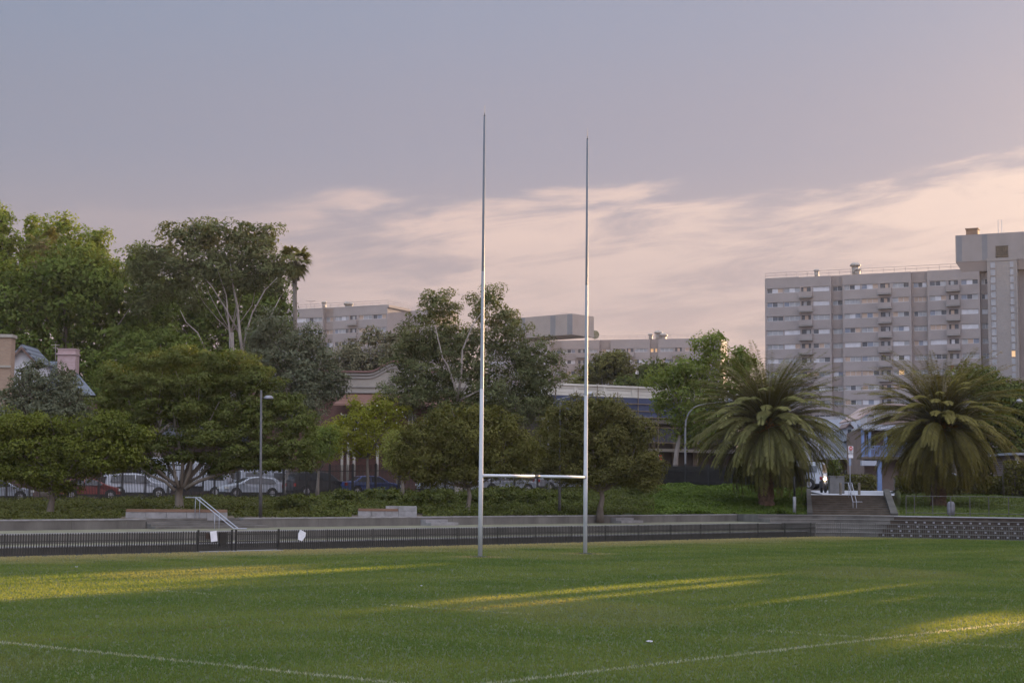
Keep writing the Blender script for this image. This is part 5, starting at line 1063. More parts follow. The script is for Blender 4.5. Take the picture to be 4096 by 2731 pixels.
def balcony_house():
    Y = 138; q = lambda x, y, d=0: P(x, y, Y + d); root = thing('balcony_house', 'house with blue posts and a blue balcony rail, left of the right palm', 'house', tuple(q(3500, 1960))); wl_ = pm('house_mauve', (.20, .15, .13), (.27, .20, .17), .8, .85); blu = pm('trim_blue', (.13, .19, .36), (.18, .25, .44), 2, .6)
    x0, x1 = q(3452, 0).x, q(3720, 0).x; m = MB(); m.box(x0, x1, Y + 1.8, Y + 9, 2.3, q(0, 1690).z); m.prism([(x0, Y + 1.81, q(0, 1690).z), (x0 + 3.4, Y + 1.81, q(0, 1620).z), (x1, Y + 1.81, q(0, 1620).z), (x1, Y + 1.81, q(0, 1690).z)], (0, 7, 0)); obj('wall', m, wl_, root)
    m = MB(); up = Vector((0, 0, .14)); t = q(3517, 1621, 1.4); e = q(3432, 1681, 1.4); bk = Vector((0, 8, 0)); m.hexa([e, t, t + bk, e + bk], [e + up, t + up, t + up + bk, e + up + bk]); t2 = q(3720, 1621, 1.4); m.hexa([t + up * .01, t2, t2 + bk, t + bk], [t + up, t2 + up, t2 + up + bk, t + up + bk]); obj('roof', m, pm('roof_pink', (.30, .22, .20), (.37, .28, .255), 1, .7), root)
    m = MB(); za, zb = q(0, 1690).z, q(0, 1683).z; m.hexa([(q(3428, 0).x, Y - .2, za), (x1, Y - .2, za), (x1, Y + 2, za + .35), (q(3428, 0).x, Y + 2, za + .35)], [(q(3428, 0).x, Y - .2, zb), (x1, Y - .2, zb), (x1, Y + 2, zb + .45), (q(3428, 0).x, Y + 2, zb + .45)]); obj('balcony_roof', m, rfm(), root)
    for x in (3430, 3457, 3520, 3600): m = MB(); a = q(x, 0).x; m.box(a - .12, a + .12, Y, Y + .2, q(0, 1797).z, za - .002); obj('balcony_post', m, blu, root)
    m = MB(); a = q(3424, 0).x; m.box(a, x1, Y - .05, Y + 1.8, q(0, 1806).z, q(0, 1797).z); obj('balcony_floor', m, pm('deck_brown', (.10, .08, .06), (.14, .11, .085), 1, .8), root)
    m = MB(); zr0, zr1 = q(0, 1796).z, q(0, 1752).z; m.box(a, x1, Y + .04, Y + .12, zr1 - .08, zr1); m.box(a, x1, Y + .04, Y + .12, zr0 + .05, zr0 + .12); n = int((x1 - a) / .14)
    for i in range(n): m.box(a + i * .14, a + i * .14 + .05, Y + .06, Y + .10, zr0 + .12, zr1 - .08)
    obj('balcony_rail', m, blu, root)
    a = q(3496, 0).x; m = MB(); m.box(a - .18, a + .18, Y + .2, Y + .56, 2.4, q(0, 1808).z); obj('post', m, blu, root)
    m = MB(); m.box(q(3424, 0).x, q(3482, 0).x, Y - .1, Y + .5, q(0, 1832).z, q(0, 1812).z); obj('fascia_board', m, pm('fascia_pale', (.34, .36, .42), (.42, .44, .5), 1, .7), root)
    for x in (3478, 3545): c = q(x, 0).x; m = MB(); m.box(c - .4, c + .4, Y + 1.74, Y + 1.8, q(0, 1765).z, q(0, 1705).z); wo = obj('window', m, pm('frame_pale', (.36, .36, .38), (.44, .44, .46), 1), root); m = MB(); m.box(c - .32, c + .32, Y + 1.7, Y + 1.738, q(0, 1760).z, q(0, 1710).z); obj('pane', m, glass_dark, wo)
def rfm(): return pm('roof_grey_flat', (.22, .23, .27), (.29, .30, .35), 1, .6)
balcony_house()
def turret():
    Y = 165; q = lambda x, y, d=0: P(x, y, Y + d); root = thing('turret_house', 'old house with a hipped turret roof and chimney rising behind the right palm', 'house', tuple(q(3800, 1950))); a, b = q(3768, 1900).x, q(3842, 1900).x; m = MB(); m.box(a, b, Y, Y + 2, 2.3, q(0, 1474).z); m.box(a - 4, b + 9, Y + 2.01, Y + 9, 2.3, q(0, 1600).z); obj('wall', m, pm('turret_wall', (.24, .20, .18), (.31, .26, .24), 1, .85), root)
    ze, zt = q(0, 1471).z, q(0, 1452).z; m = MB(); m.hexa([(a - .15, Y - .25, ze), (b + .15, Y - .25, ze), (b + .15, Y + 2.2, ze), (a - .15, Y + 2.2, ze)], [(a + .25, Y + .3, zt), (b - .35, Y + .3, zt), (b - .35, Y + 1.7, zt), (a + .25, Y + 1.7, zt)]); m.box(a - .2, b + .2, Y - .3, Y + 2.25, ze - .12, ze - .002); obj('turret_roof', m, pm('turret_slate', (.085, .08, .085), (.13, .12, .125), 1, .7), root)
    m = MB(); m.box(q(3784, 0).x, q(3795, 0).x, Y + .5, Y + .9, zt - .1, q(0, 1428).z); m.box(q(3783, 0).x, q(3796, 0).x, Y + .46, Y + .94, q(0, 1428).z, q(0, 1426).z); obj('chimney', m, brick_red, root)
    m = MB(); m.tube([q(3838, 1500, 1), q(3838, 1448, 1)], .03, 4); m.tube([q(3852, 1454, 1), q(3878, 1455, 1)], .03, 4); m.tube([q(3838, 1453, 1), q(3853, 1454, 1)], .02, 4); obj('antenna', m, rail_m, root)
turret()
def brown_block():
    Y = 185; q = lambda x, y: P(x, y, Y); a, b = q(4035, 1520), q(4500, 1950); root = thing('brown_building', 'brown brick building at the right edge below the tall slab', 'building', (a.x, Y, 2.4)); m = MB(); m.box(a.x, b.x, Y, Y + 10, 1, a.z); obj('wall', m, brickm('brick_brown', (.13, .095, .075), (.17, .125, .10), (.15, .12, .1)), root); m = MB(); m.box(a.x - .1, b.x, Y - .1, Y + 10, a.z + .002, a.z + .25); obj('coping', m, wall_recess, root)
    for i in range(5): u = a.x + 2 + i * 2.6; m = MB(); m.box(u, u + 1.2, Y - .05, Y - .002, a.z - 2.2, a.z - 1.0); wo = obj('window', m, frame_m, root); m = MB(); m.box(u + .08, u + 1.12, Y - .08, Y - .052, a.z - 2.12, a.z - 1.08); obj('pane', m, glass_dark, wo)
brown_block()
def far_house():
    Y = 128; q = lambda x, y: P(x, y, Y); a, b = q(4062, 1820), q(4300, 1950); root = thing('weatherboard_house', 'pale pink timber wall glimpsed right of the right palm', 'house', (a.x, Y, 2.7)); m = MB(); m.box(a.x, b.x, Y, Y + 6, 1.5, a.z); obj('wall', m, corr('weatherboard', (.15, .115, .10), (.19, .145, .13), .18, 'z', .7), root); m = MB(); m.box(a.x - .5, b.x, Y - .5, Y + 6.4, a.z + .01, a.z + .2); obj('roof', m, rfm(), root); m = MB(); m.box(a.x - .02, a.x + .25, Y - .04, Y - .002, 2.6, a.z); obj('corner_post', m, frame_m, root)
far_house()
# ================================================================== trees
g_fig = leafm('leaf_fig', (0.046, 0.062, 0.010), (0.149, 0.169, 0.025), .25)
g_olive = leafm('leaf_olive', (0.050, 0.064, 0.014), (0.126, 0.146, 0.036), .25)
g_brown = leafm('leaf_brownish', (0.051, 0.053, 0.014), (0.132, 0.124, 0.034), .22)
g_deep = leafm('leaf_deep', (0.037, 0.060, 0.010), (0.124, 0.162, 0.028), .2)
g_plane = leafm('leaf_plane', (0.076, 0.113, 0.012), (0.184, 0.226, 0.030), .32)
g_gum = leafm('leaf_gum', (0.046, 0.059, 0.022), (0.138, 0.152, 0.064), .22)
g_grey = leafm('leaf_grey', (.055, .066, .038), (.155, .168, .105), .18)
g_dust = leafm('leaf_dusty', (0.059, 0.066, 0.033), (0.238, 0.216, 0.132), .2)
g_lime = leafm('leaf_lime', (0.130, 0.150, 0.013), (0.281, 0.291, 0.036), .45)
g_light = leafm('leaf_light', (0.130, 0.160, 0.036), (0.302, 0.320, 0.090), .4)
g_fresh = leafm('leaf_fresh', (0.076, 0.113, 0.021), (0.184, 0.226, 0.048), .4)
g_palm = leafm('leaf_palm', (.062, .068, .020), (.19, .18, .065), .25, .8)
g_ivy = leafm('leaf_ivy', (.040, .066, .010), (.110, .155, .026), .3, .8)
g_shrub = leafm('leaf_shrub', (.028, .034, .008), (.085, .09, .02), .3, 1.0)

def T(label, Y, base, lobes, mat, seed, name='broadleaf_tree', cat='tree', **kw):
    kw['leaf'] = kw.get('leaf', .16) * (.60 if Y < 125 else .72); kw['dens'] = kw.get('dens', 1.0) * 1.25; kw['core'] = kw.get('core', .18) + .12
    return tree(name, label, cat, Y, base, lobes, mat, seed=seed, **kw)
# --- back row first
T('tall plane tree with sunlit yellow-green top at the left edge skyline', 152, (250, 1960), [(300, 1010, 110, 100), (180, 960, 90, 90), (400, 1080, 70, 95), (120, 1060, 100, 110), (455, 1190, 45, 110), (260, 1200, 200, 160), (390, 960, 35, 55), (255, 905, 40, 45), (120, 925, 30, 55)], g_plane, 3, name='plane_tree', trunk_r=.45, puff=.85, leaf=.21, shell=(.75, 1.15))
T('plane tree cut by the left edge of the picture', 150, (-60, 1960), [(-30, 960, 90, 130), (20, 1060, 70, 130), (10, 880, 38, 50), (-60, 1180, 120, 150)], g_plane, 4, name='plane_tree', trunk_r=.4, puff=.8, leaf=.21, shell=(.75, 1.15))
T('dark leafy tree behind the tall gum tree', 150, (900, 1960), [(900, 1250, 150, 180), (1060, 1270, 110, 170), (1110, 1200, 55, 90), (760, 1260, 120, 170), (620, 1230, 90, 180), (545, 1060, 60, 90), (600, 1400, 130, 120), (980, 1450, 190, 140)], g_deep, 5, trunk_r=.4, puff=.95, leaf=.22)
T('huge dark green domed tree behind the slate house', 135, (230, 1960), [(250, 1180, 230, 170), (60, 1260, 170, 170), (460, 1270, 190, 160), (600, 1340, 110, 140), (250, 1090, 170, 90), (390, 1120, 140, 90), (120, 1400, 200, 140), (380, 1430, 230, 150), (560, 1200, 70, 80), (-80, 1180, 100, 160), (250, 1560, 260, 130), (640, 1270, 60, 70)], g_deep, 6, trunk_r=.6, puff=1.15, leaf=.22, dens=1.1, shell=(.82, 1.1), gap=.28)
T('tall gum tree with pale forked trunks above the left trees', 130, (950, 1960), [(860, 930, 130, 65), (900, 1100, 150, 70), (720, 1050, 120, 70), (1040, 1070, 90, 80), (760, 970, 110, 70), (1000, 950, 90, 75), (1070, 960, 60, 70), (680, 925, 55, 35), (640, 1010, 80, 70), (560, 1070, 60, 70), (930, 1020, 120, 60), (850, 1080, 90, 55), (1080, 1060, 65, 55), (720, 1130, 80, 60), (620, 1150, 90, 70), (780, 1210, 60, 40), (1000, 1150, 75, 40), (900, 1190, 50, 35), (570, 1220, 55, 50), (1120, 1080, 50, 70), (1105, 1150, 45, 50)], g_gum, 7, name='gum_tree', bmat=bark_pale, trunk_r=.27, fork=(925, 1330), limbs=7, limb_r=.14, puff=.72, leaf=.17, dens=1.1, core=.0, shell=(.5, 1.12), gap=.12)
def extra_trunks():
    root = [o for o in bpy.data.objects if o.name == 'gum_tree'][0]; Y = 130
    for pts, r in (([(975, 1440), (958, 1330), (950, 1230), (930, 1130), (920, 1040)], .19), ([(968, 1420), (985, 1330), (1010, 1250), (1060, 1160), (1110, 1110)], .12), ([(1010, 1400), (1025, 1330), (1075, 1280), (1120, 1190)], .12), ([(955, 1330), (900, 1230), (850, 1150), (800, 1090)], .10), ([(940, 1450), (925, 1390), (915, 1300), (905, 1180), (870, 1080)], .12), ([(820, 1395), (790, 1330), (745, 1290), (720, 1240)], .09)):
        m = MB(); ps = [P(x, y, Y - 1.2) for x, y in pts]; m.tube(ps, [r * .8 * (1 - .7 * i / (len(ps) - 1)) for i in range(len(ps))], 8); obj('limb', m, bark_pale, root, True)
extra_trunks()
T('mid-green leafy tree filling the gap behind the spreading tree', 122, (640, 1960), [(560, 1430, 110, 110), (700, 1400, 120, 90), (480, 1500, 100, 100), (640, 1500, 150, 110), (820, 1480, 150, 90), (430, 1590, 110, 100)], g_deep, 8, trunk_r=.35, puff=.8, leaf=.19)
T('grey-green feathery tree right of the spreading tree', 116, (1150, 1960), [(1090, 1330, 95, 85), (1190, 1400, 110, 100), (1270, 1480, 100, 110), (1110, 1450, 110, 110), (1200, 1560, 150, 120), (1340, 1540, 60, 80), (1250, 1350, 50, 55), (1040, 1380, 60, 90), (1180, 1660, 120, 90)], g_grey, 9, name='gum_tree', bmat=bark_pale, trunk_r=.22, puff=.6, leaf=.15, dens=.85, core=.10, shell=(.6, 1.08))
T('dusty blue-green tree in front of the left apartment block', 205, (1480, 1960), [(1400, 1400, 60, 40), (1490, 1350, 55, 38), (1580, 1350, 55, 40), (1440, 1450, 90, 50), (1560, 1440, 90, 70), (1350, 1460, 55, 40), (1480, 1540, 150, 70), (1620, 1420, 50, 60), (1290, 1545, 70, 40)], g_dust, 10, trunk_r=.3, puff=.85, leaf=.24)
T('dark dome tree in front of the middle apartment block, right of the right goal post', 215, (2440, 1960), [(2440, 1470, 95, 60), (2400, 1490, 70, 60), (2500, 1500, 60, 60), (2340, 1530, 60, 40), (2450, 1430, 60, 28)], g_brown, 11, trunk_r=.35, puff=1.0, leaf=.26)
T('olive tree right of the dark dome tree, before the middle apartment block', 200, (2620, 1960), [(2560, 1520, 70, 50), (2630, 1480, 70, 45), (2700, 1520, 80, 60), (2500, 1545, 60, 30), (2640, 1540, 120, 45)], g_olive, 12, trunk_r=.3, puff=.95, leaf=.25)
T('gum tree with two airy crowns between the goal posts and the curved parapet', 112, (1835, 1990), [(1740, 1215, 80, 70), (1840, 1350, 90, 60), (1680, 1360, 80, 80), (2040, 1330, 80, 70), (2150, 1430, 90, 80), (1700, 1270, 60, 55), (1790, 1290, 60, 55), (1960, 1200, 70, 50), (2010, 1260, 50, 50), (1920, 1260, 45, 50), (1650, 1370, 60, 50), (1740, 1400, 90, 75), (1620, 1450, 75, 70), (1980, 1370, 90, 70), (2090, 1440, 85, 75), (1880, 1440, 100, 90), (2170, 1520, 75, 80), (1720, 1530, 130, 100), (1960, 1560, 140, 110), (2110, 1600, 110, 100), (1620, 1570, 90, 80), (2190, 1640, 60, 70), (1800, 1640, 150, 80), (2205, 1440, 35, 30)], g_gum, 13, name='gum_tree', bmat=bark_pale, trunk_r=.26, fork=(1832, 1590), limbs=8, limb_r=.14, puff=.55, leaf=.13, dens=1.1, core=.0, shell=(.5, 1.18), gap=.1)
def trunks2():
    root = [o for o in bpy.data.objects if o.name.startswith('gum_tree')][-1]
    for pts, r in (([(1832, 1600), (1815, 1530), (1790, 1460), (1770, 1430), (1740, 1300)], .12), ([(1830, 1590), (1845, 1500), (1850, 1400), (1890, 1300), (1950, 1220)], .12), ([(1840, 1600), (1880, 1580), (1960, 1540)], .09)):
        m = MB(); ps = [P(x, y, 110.6) for x, y in pts]; m.tube(ps, [r * .8 * (1 - .7 * i / (len(ps) - 1)) for i in range(len(ps))], 8); obj('limb', m, bark_pale, root, True)
trunks2()
for i, (x, y, rx, ry, Y, lab) in enumerate([(80, 1640, 200, 190, 146, 'dark tree behind the tan brick wall at the left edge'), (430, 1700, 220, 220, 147, 'dark tree behind the left half of the spreading tree'), (780, 1680, 230, 240, 148, 'dark tree behind the middle of the spreading tree'), (1080, 1720, 190, 190, 149, 'dark tree behind the right half of the spreading tree'), (1950, 1720, 240, 190, 150, 'dark tree filling the space behind the round dome tree'), (2330, 1800, 170, 140, 127, 'dark tree behind the round dark brownish dome tree')]):
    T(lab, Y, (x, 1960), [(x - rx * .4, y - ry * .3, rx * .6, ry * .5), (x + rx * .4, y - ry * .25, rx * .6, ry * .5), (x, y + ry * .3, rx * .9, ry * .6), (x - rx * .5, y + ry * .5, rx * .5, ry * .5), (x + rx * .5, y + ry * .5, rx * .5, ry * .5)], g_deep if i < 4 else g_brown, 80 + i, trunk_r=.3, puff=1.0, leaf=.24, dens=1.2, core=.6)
T('fresh green plane tree left of the left palm, in front of the white parapet', 119, (2690, 1955), [(2830, 1390, 70, 45), (2860, 1450, 90, 60), (2760, 1480, 90, 60), (2680, 1530, 90, 60), (2960, 1470, 60, 50), (2900, 1560, 140, 90), (2740, 1600, 120, 80), (2820, 1680, 120, 80), (2650, 1600, 50, 50), (3010, 1450, 30, 22), (2960, 1410, 22, 16), (2880, 1350, 30, 25), (2760, 1730, 80, 60)], g_fresh, 14, name='plane_tree', bmat=bark_pale, trunk_r=.2, fork=(2720, 1740), puff=.6, leaf=.17, dens=.85, core=.08, shell=(.65, 1.15))
T('green leafy tree behind the right palm at the right edge', 137, (3980, 1960), [(3870, 1520, 70, 60), (3950, 1540, 90, 60), (4030, 1590, 90, 70), (4100, 1640, 80, 80), (3960, 1660, 130, 110), (4080, 1760, 120, 110), (3900, 1780, 120, 110), (4160, 1700, 80, 110), (4000, 1870, 120, 60)], g_olive, 15, trunk_r=.35, puff=.75, leaf=.19)
T('small bright yellow-green tree with pale blossoms in front of the cream hall', 111, (1472, 1960), [(1500, 1620, 60, 45), (1560, 1650, 70, 60), (1460, 1680, 80, 55), (1420, 1610, 30, 22), (1590, 1720, 45, 50), (1520, 1740, 110, 60), (1400, 1740, 70, 50), (1350, 1700, 50, 35), (1440, 1800, 60, 35), (1330, 1790, 60, 50)], g_lime, 16, trunk_r=.11, fork=(1470, 1830), puff=.5, leaf=.12, dens=.8, core=.05)
T('small bright green tree beside the spreading tree, above the black four-wheel drive', 106, (1270, 1960), [(1270, 1770, 75, 55), (1320, 1740, 40, 40), (1230, 1820, 60, 40), (1300, 1810, 50, 30)], g_fresh, 17, trunk_r=.1, puff=.45, leaf=.12)
T('small pale green shrubby tree left of the round dome tree', 106, (1610, 1960), [(1640, 1740, 50, 35), (1590, 1780, 55, 50), (1650, 1790, 50, 50), (1560, 1830, 40, 35), (1600, 1850, 60, 40)], g_light, 18, trunk_r=.1, puff=.42, leaf=.11)
T('grey-green bushy tree in front of the slate house', 101, (180, 1960), [(110, 1520, 75, 70), (70, 1600, 80, 80), (180, 1590, 90, 90), (260, 1510, 65, 55), (290, 1580, 50, 60), (220, 1650, 120, 60), (30, 1680, 90, 60), (160, 1460, 25, 20), (330, 1650, 60, 60)], g_grey, 19, trunk_r=.25, puff=.5, leaf=.13, dens=.9)
# --- trees standing just behind the upper wall
T('dense dark fig tree at the left edge behind the upper wall', 74, (200, 2064), [(60, 1700, 130, 60), (200, 1720, 110, 60), (400, 1710, 110, 65), (300, 1790, 130, 70), (90, 1800, 150, 80), (480, 1780, 110, 60), (560, 1740, 60, 40), (-40, 1780, 120, 110), (200, 1880, 120, 60), (60, 1890, 130, 45), (370, 1860, 120, 50), (250, 1950, 60, 22), (520, 1840, 70, 40), (20, 1740, 90, 50), (150, 1930, 60, 24)], g_fig, 20, name='fig_tree', trunk_r=.16, fork=(205, 1960), limbs=10, puff=.42, leaf=.10, dens=1.0)
T('broad spreading tree with a thick pale forked trunk behind the left bench', 80, (715, 2040), [(620, 1450, 110, 45), (760, 1425, 130, 40), (920, 1460, 130, 50), (1030, 1530, 110, 60), (480, 1510, 90, 60), (1130, 1610, 90, 55), (1190, 1700, 90, 60), (440, 1600, 80, 70), (600, 1540, 150, 60), (800, 1540, 170, 60), (980, 1640, 150, 60), (700, 1640, 170, 60), (500, 1690, 120, 55), (1160, 1790, 110, 55), (860, 1740, 170, 50), (1010, 1800, 150, 45), (620, 1770, 130, 40), (1090, 1860, 110, 30), (940, 1850, 120, 25), (460, 1780, 90, 40), (760, 1830, 110, 25), (1220, 1850, 60, 40), (540, 1850, 80, 25), (620, 1870, 70, 30), (880, 1880, 80, 22), (470, 1840, 90, 40), (1000, 1700, 120, 70)], g_olive, 21, name='spreading_tree', trunk_r=.215, fork=(722, 1945), limbs=9, limb_r=.30, puff=.42, leaf=.105, dens=.95, dep=.95, core=.14, flat=.5, gap=.15, bmat=pm('bark_tan', (.12, .105, .085), (.21, .185, .155), 3, .95, .8, 14, stretch=(1, 1, .3)))
def spread_limbs():
    root = [o for o in bpy.data.objects if o.name.startswith('spreading_tree')][-1]; bm_ = MATS['bark_tan']
    for pts, r in (([(700, 1960), (660, 1925), (600, 1900), (560, 1870)], .10), ([(715, 1950), (700, 1900), (690, 1830), (660, 1740)], .10), ([(735, 1950), (760, 1880), (770, 1800), (800, 1700)], .11), ([(740, 1955), (790, 1925), (880, 1895), (980, 1870), (1080, 1850)], .11), ([(700, 1940), (600, 1850), (520, 1780)], .08), ([(725, 1945), (730, 1850), (700, 1700), (690, 1600)], .10), ([(770, 1800), (830, 1700), (880, 1600)], .06), ([(800, 1900), (900, 1800), (1000, 1700)], .06)):
        m = MB(); ps = [P(x, y, 79.6) for x, y in pts]; m.tube(ps, [r * (1 - .65 * i / (len(ps) - 1)) for i in range(len(ps))], 8); obj('limb', m, bm_, root, True)
spread_limbs()
T('round dome tree between the left goal post and the small pale green tree', 84, (1872, 2060), [(1830, 1680, 130, 60), (1970, 1710, 110, 80), (2110, 1800, 60, 70), (1660, 1770, 90, 70), (1720, 1740, 100, 70), (1870, 1770, 160, 90), (2050, 1790, 80, 80), (1640, 1820, 80, 60), (1760, 1840, 140, 70), (1960, 1860, 130, 60), (2090, 1870, 60, 50), (1600, 1870, 45, 40), (1700, 1905, 100, 30), (1860, 1900, 120, 25)], leafm('leaf_dome', (.052, .056, .012), (.145, .14, .034), .25), 22, name='dome_tree', trunk_r=.13, fork=(1872, 1950), limbs=9, puff=.42, leaf=.10, dens=.95, flat=.85)
T('round dark brownish dome tree right of the right goal post', 87, (2400, 2052), [(2380, 1640, 130, 60), (2290, 1690, 120, 80), (2560, 1740, 70, 70), (2610, 1860, 50, 60), (2480, 1720, 90, 80), (2380, 1770, 160, 90), (2560, 1830, 80, 80), (2220, 1790, 80, 80), (2460, 1870, 130, 60), (2300, 1870, 130, 60), (2600, 1900, 50, 45), (2180, 1880, 50, 50), (2380, 1910, 150, 30), (2560, 1930, 60, 30)], g_brown, 23, name='dome_tree', trunk_r=.16, fork=(2405, 1965), limbs=9, puff=.45, leaf=.105, dens=.95, flat=.85)
# blossoms on the lime tree
def blossoms():
    rng = np.random.default_rng(3); root = [o for o in bpy.data.objects if 'blossoms' in str(o.get('label', ''))][0]; n = 34; pos = np.array([tuple(P(1340 + 290 * rng.random(), 1600 + 230 * rng.random(), 108 + rng.random())) for _ in range(n)])
    leaf_obj('blossom', pos, rng.normal(size=(n, 3)), np.full(n, .07), pm('blossom', (.26, .27, .19), (.34, .34, .26), 5, .8), rng, root, aspect=.8)
blossoms()

# ------------------------------------------------------------------ palms
def frond_set(C, n, L, rng, el0, el1, bend, nl=88, ll=.54, w=.027, az=None, wind=0.0):
    P1, FA = [], []; V = []; rach = []
    for i in range(n):
        t0 = (i + .5) / n; e = el0 + (el1 - el0) * t0 ** .9 + rng.normal(0, .06); a = i * 2.39996 + rng.normal(0, .12); Lf = L * rng.uniform(.90, 1.08) * (1.0 if e > -.1 else .80)
        hd = np.array((math.cos(a), math.sin(a), 0.0)); p = np.array(C) + hd * .18 + np.array((0, 0, .35 * t0 - .1)); pts = [p.copy()]; ns = 14; b = bend * rng.uniform(.8, 1.25) * (.72 + .28 * math.cos(max(min(e, 1.4), -1.2)))
        side = np.array((-hd[1], hd[0], 0.0)); dirs = []
        for s in range(ns):
            th = e - b * (s / ns) ** 1.35; dv = hd * math.cos(th) + np.array((wind * .05 * s / ns, 0, math.sin(th))); dv /= np.linalg.norm(dv); p = p + dv * Lf / ns; pts.append(p.copy()); dirs.append(dv)
        dirs.append(dirs[-1]); pts = np.array(pts); dirs = np.array(dirs); rach.append(pts)
        tt = np.linspace(.10, .995, nl) * ns; ii = np.minimum(tt.astype(int), ns - 1); f = (tt - ii)[:, None]; q = pts[ii] * (1 - f) + pts[ii + 1] * f; dq = dirs[ii] * (1 - f) + dirs[ii + 1] * f
        up = np.cross(np.tile(side, (nl, 1)), dq); up /= np.linalg.norm(up, axis=1, keepdims=True); up *= np.sign(up[:, 2:3] + 1e-6) if False else 1
        prof = ll * np.sin(np.clip(np.linspace(.25, 3.05, nl), 0, math.pi)) ** .35
        for sg in (-1, 1):
            out = side * sg * .82 - up * .0 + dq * .62 + up * .18 + rng.normal(0, .09, (nl, 3)); out[:, 2] -= .12; out /= np.linalg.norm(out, axis=1, keepdims=True)
            tip = q + out * prof[:, None] * rng.uniform(.85, 1.1, (nl, 1)); tip[:, 2] -= prof * .05; mid = (q + tip) / 2; wd = dq * w * 1.0 + up * w * .45
            V.append(np.stack([q - wd * .5, mid - wd, tip, mid + wd], 1).reshape(-1, 3))
    V = np.concatenate(V); return V, np.arange(len(V), dtype=np.int32).reshape(-1, 4), rach
def date_palm(label, Y, base, crown_c, L, seed, n=120, trunk=.48):
    rng = np.random.default_rng(seed); b = P(base[0], base[1], Y); c = P(crown_c[0], crown_c[1], Y); root = thing('date_palm', label, 'palm tree', tuple(b), 'stout feather palms on the bank'); V, Fq, rach = frond_set(tuple(c), n, L, rng, -.82, 1.38, 1.10)
    V = V - np.array(ORG[root.name]); tone = np.repeat(rng.random(len(V) // 4), 4); me = mesh_np('fronds', V, Fq, {'tone': tone}); me.materials.append(g_palm if seed == 31 else leafm('leaf_palm_flare', (.075, .070, .016), (.215, .18, .052), .28, .8)); link('fronds', me, root)  # right palm's lighter olive carries the yellow lens flare in its leaf colour
    m = MB()
    for r in rach[::1]: m.tube([tuple(p) for p in r[::3]], [.05, .035, .025, .015, .008][:len(r[::3])], 4, cap=False)
    obj('frond_stems', m, pm('frond_stem', (.13, .12, .05), (.19, .17, .08), 2, .6), root)
    m = MB(); H = c.z - b.z; prof = [(trunk * 1.25, -.5), (trunk * 1.3, .0), (trunk * 1.15, .5), (trunk * .95, .75), (trunk * 1.12, .95), (trunk, 1.3)]; z = 1.3
    while z < H - .6: prof += [(trunk * 1.04, z + .06), (trunk * .93, z + .12)]; z += .18
    prof += [(trunk * 1.25, H - .3), (trunk * .5, H + .3), (0, H + .5)]; m.lathe(tuple(b), prof, 18); obj('trunk', m, bark_palm, root, True)
    # old leaf bases and orange fruit stalks round the heart
    m = MB(); rnd = random.Random(seed)
    for i in range(90):
        a = i * 2.4; zz = H - .9 + .012 * i; r0 = trunk * 1.0; hx, hy = math.cos(a), math.sin(a); p0 = Vector((b.x + hx * r0, b.y + hy * r0, b.z + zz)); m.tube([p0, p0 + Vector((hx * .22, hy * .22, .22))], [.07, .03], 5)
    obj('leaf_bases', m, pm('leaf_base', (.13, .075, .03), (.22, .13, .055), 4, .8), root)
    k = 420; w = ball(k, rng); w[:, 1] = -np.abs(w[:, 1]); pos = np.array(tuple(c)) + w * np.array((1.35, 1.2, .5)) * rng.uniform(.6, 1, (k, 1)) + np.array((0, 0, .15)); idx = rng.integers(0, 9, k); cl = np.array([(math.cos(j * .7 + 3.1), -abs(math.sin(j * .7 + 3.1)), .25 * math.sin(j * 2.1)) for j in range(9)]) * 1.15; pos = np.array(tuple(c)) + cl[idx] + rng.normal(0, .17, (k, 3))
    leaf_obj('fruit_stalks', pos, rng.normal(size=(k, 3)), np.full(k, .10), pm('fruit_orange', (.28, .13, .03), (.38, .19, .05), 5, .8), rng, root, aspect=.3)
date_palm('stout feather palm left of the stairs, the left one of the two big palms', 100, (3065, 2046), (3072, 1712), 5.6, 31, 310)
date_palm('stout feather palm right of the stairs, rising above the wire fence', 113, (3755, 2040), (3765, 1716), 6.5, 32, 320, .52)
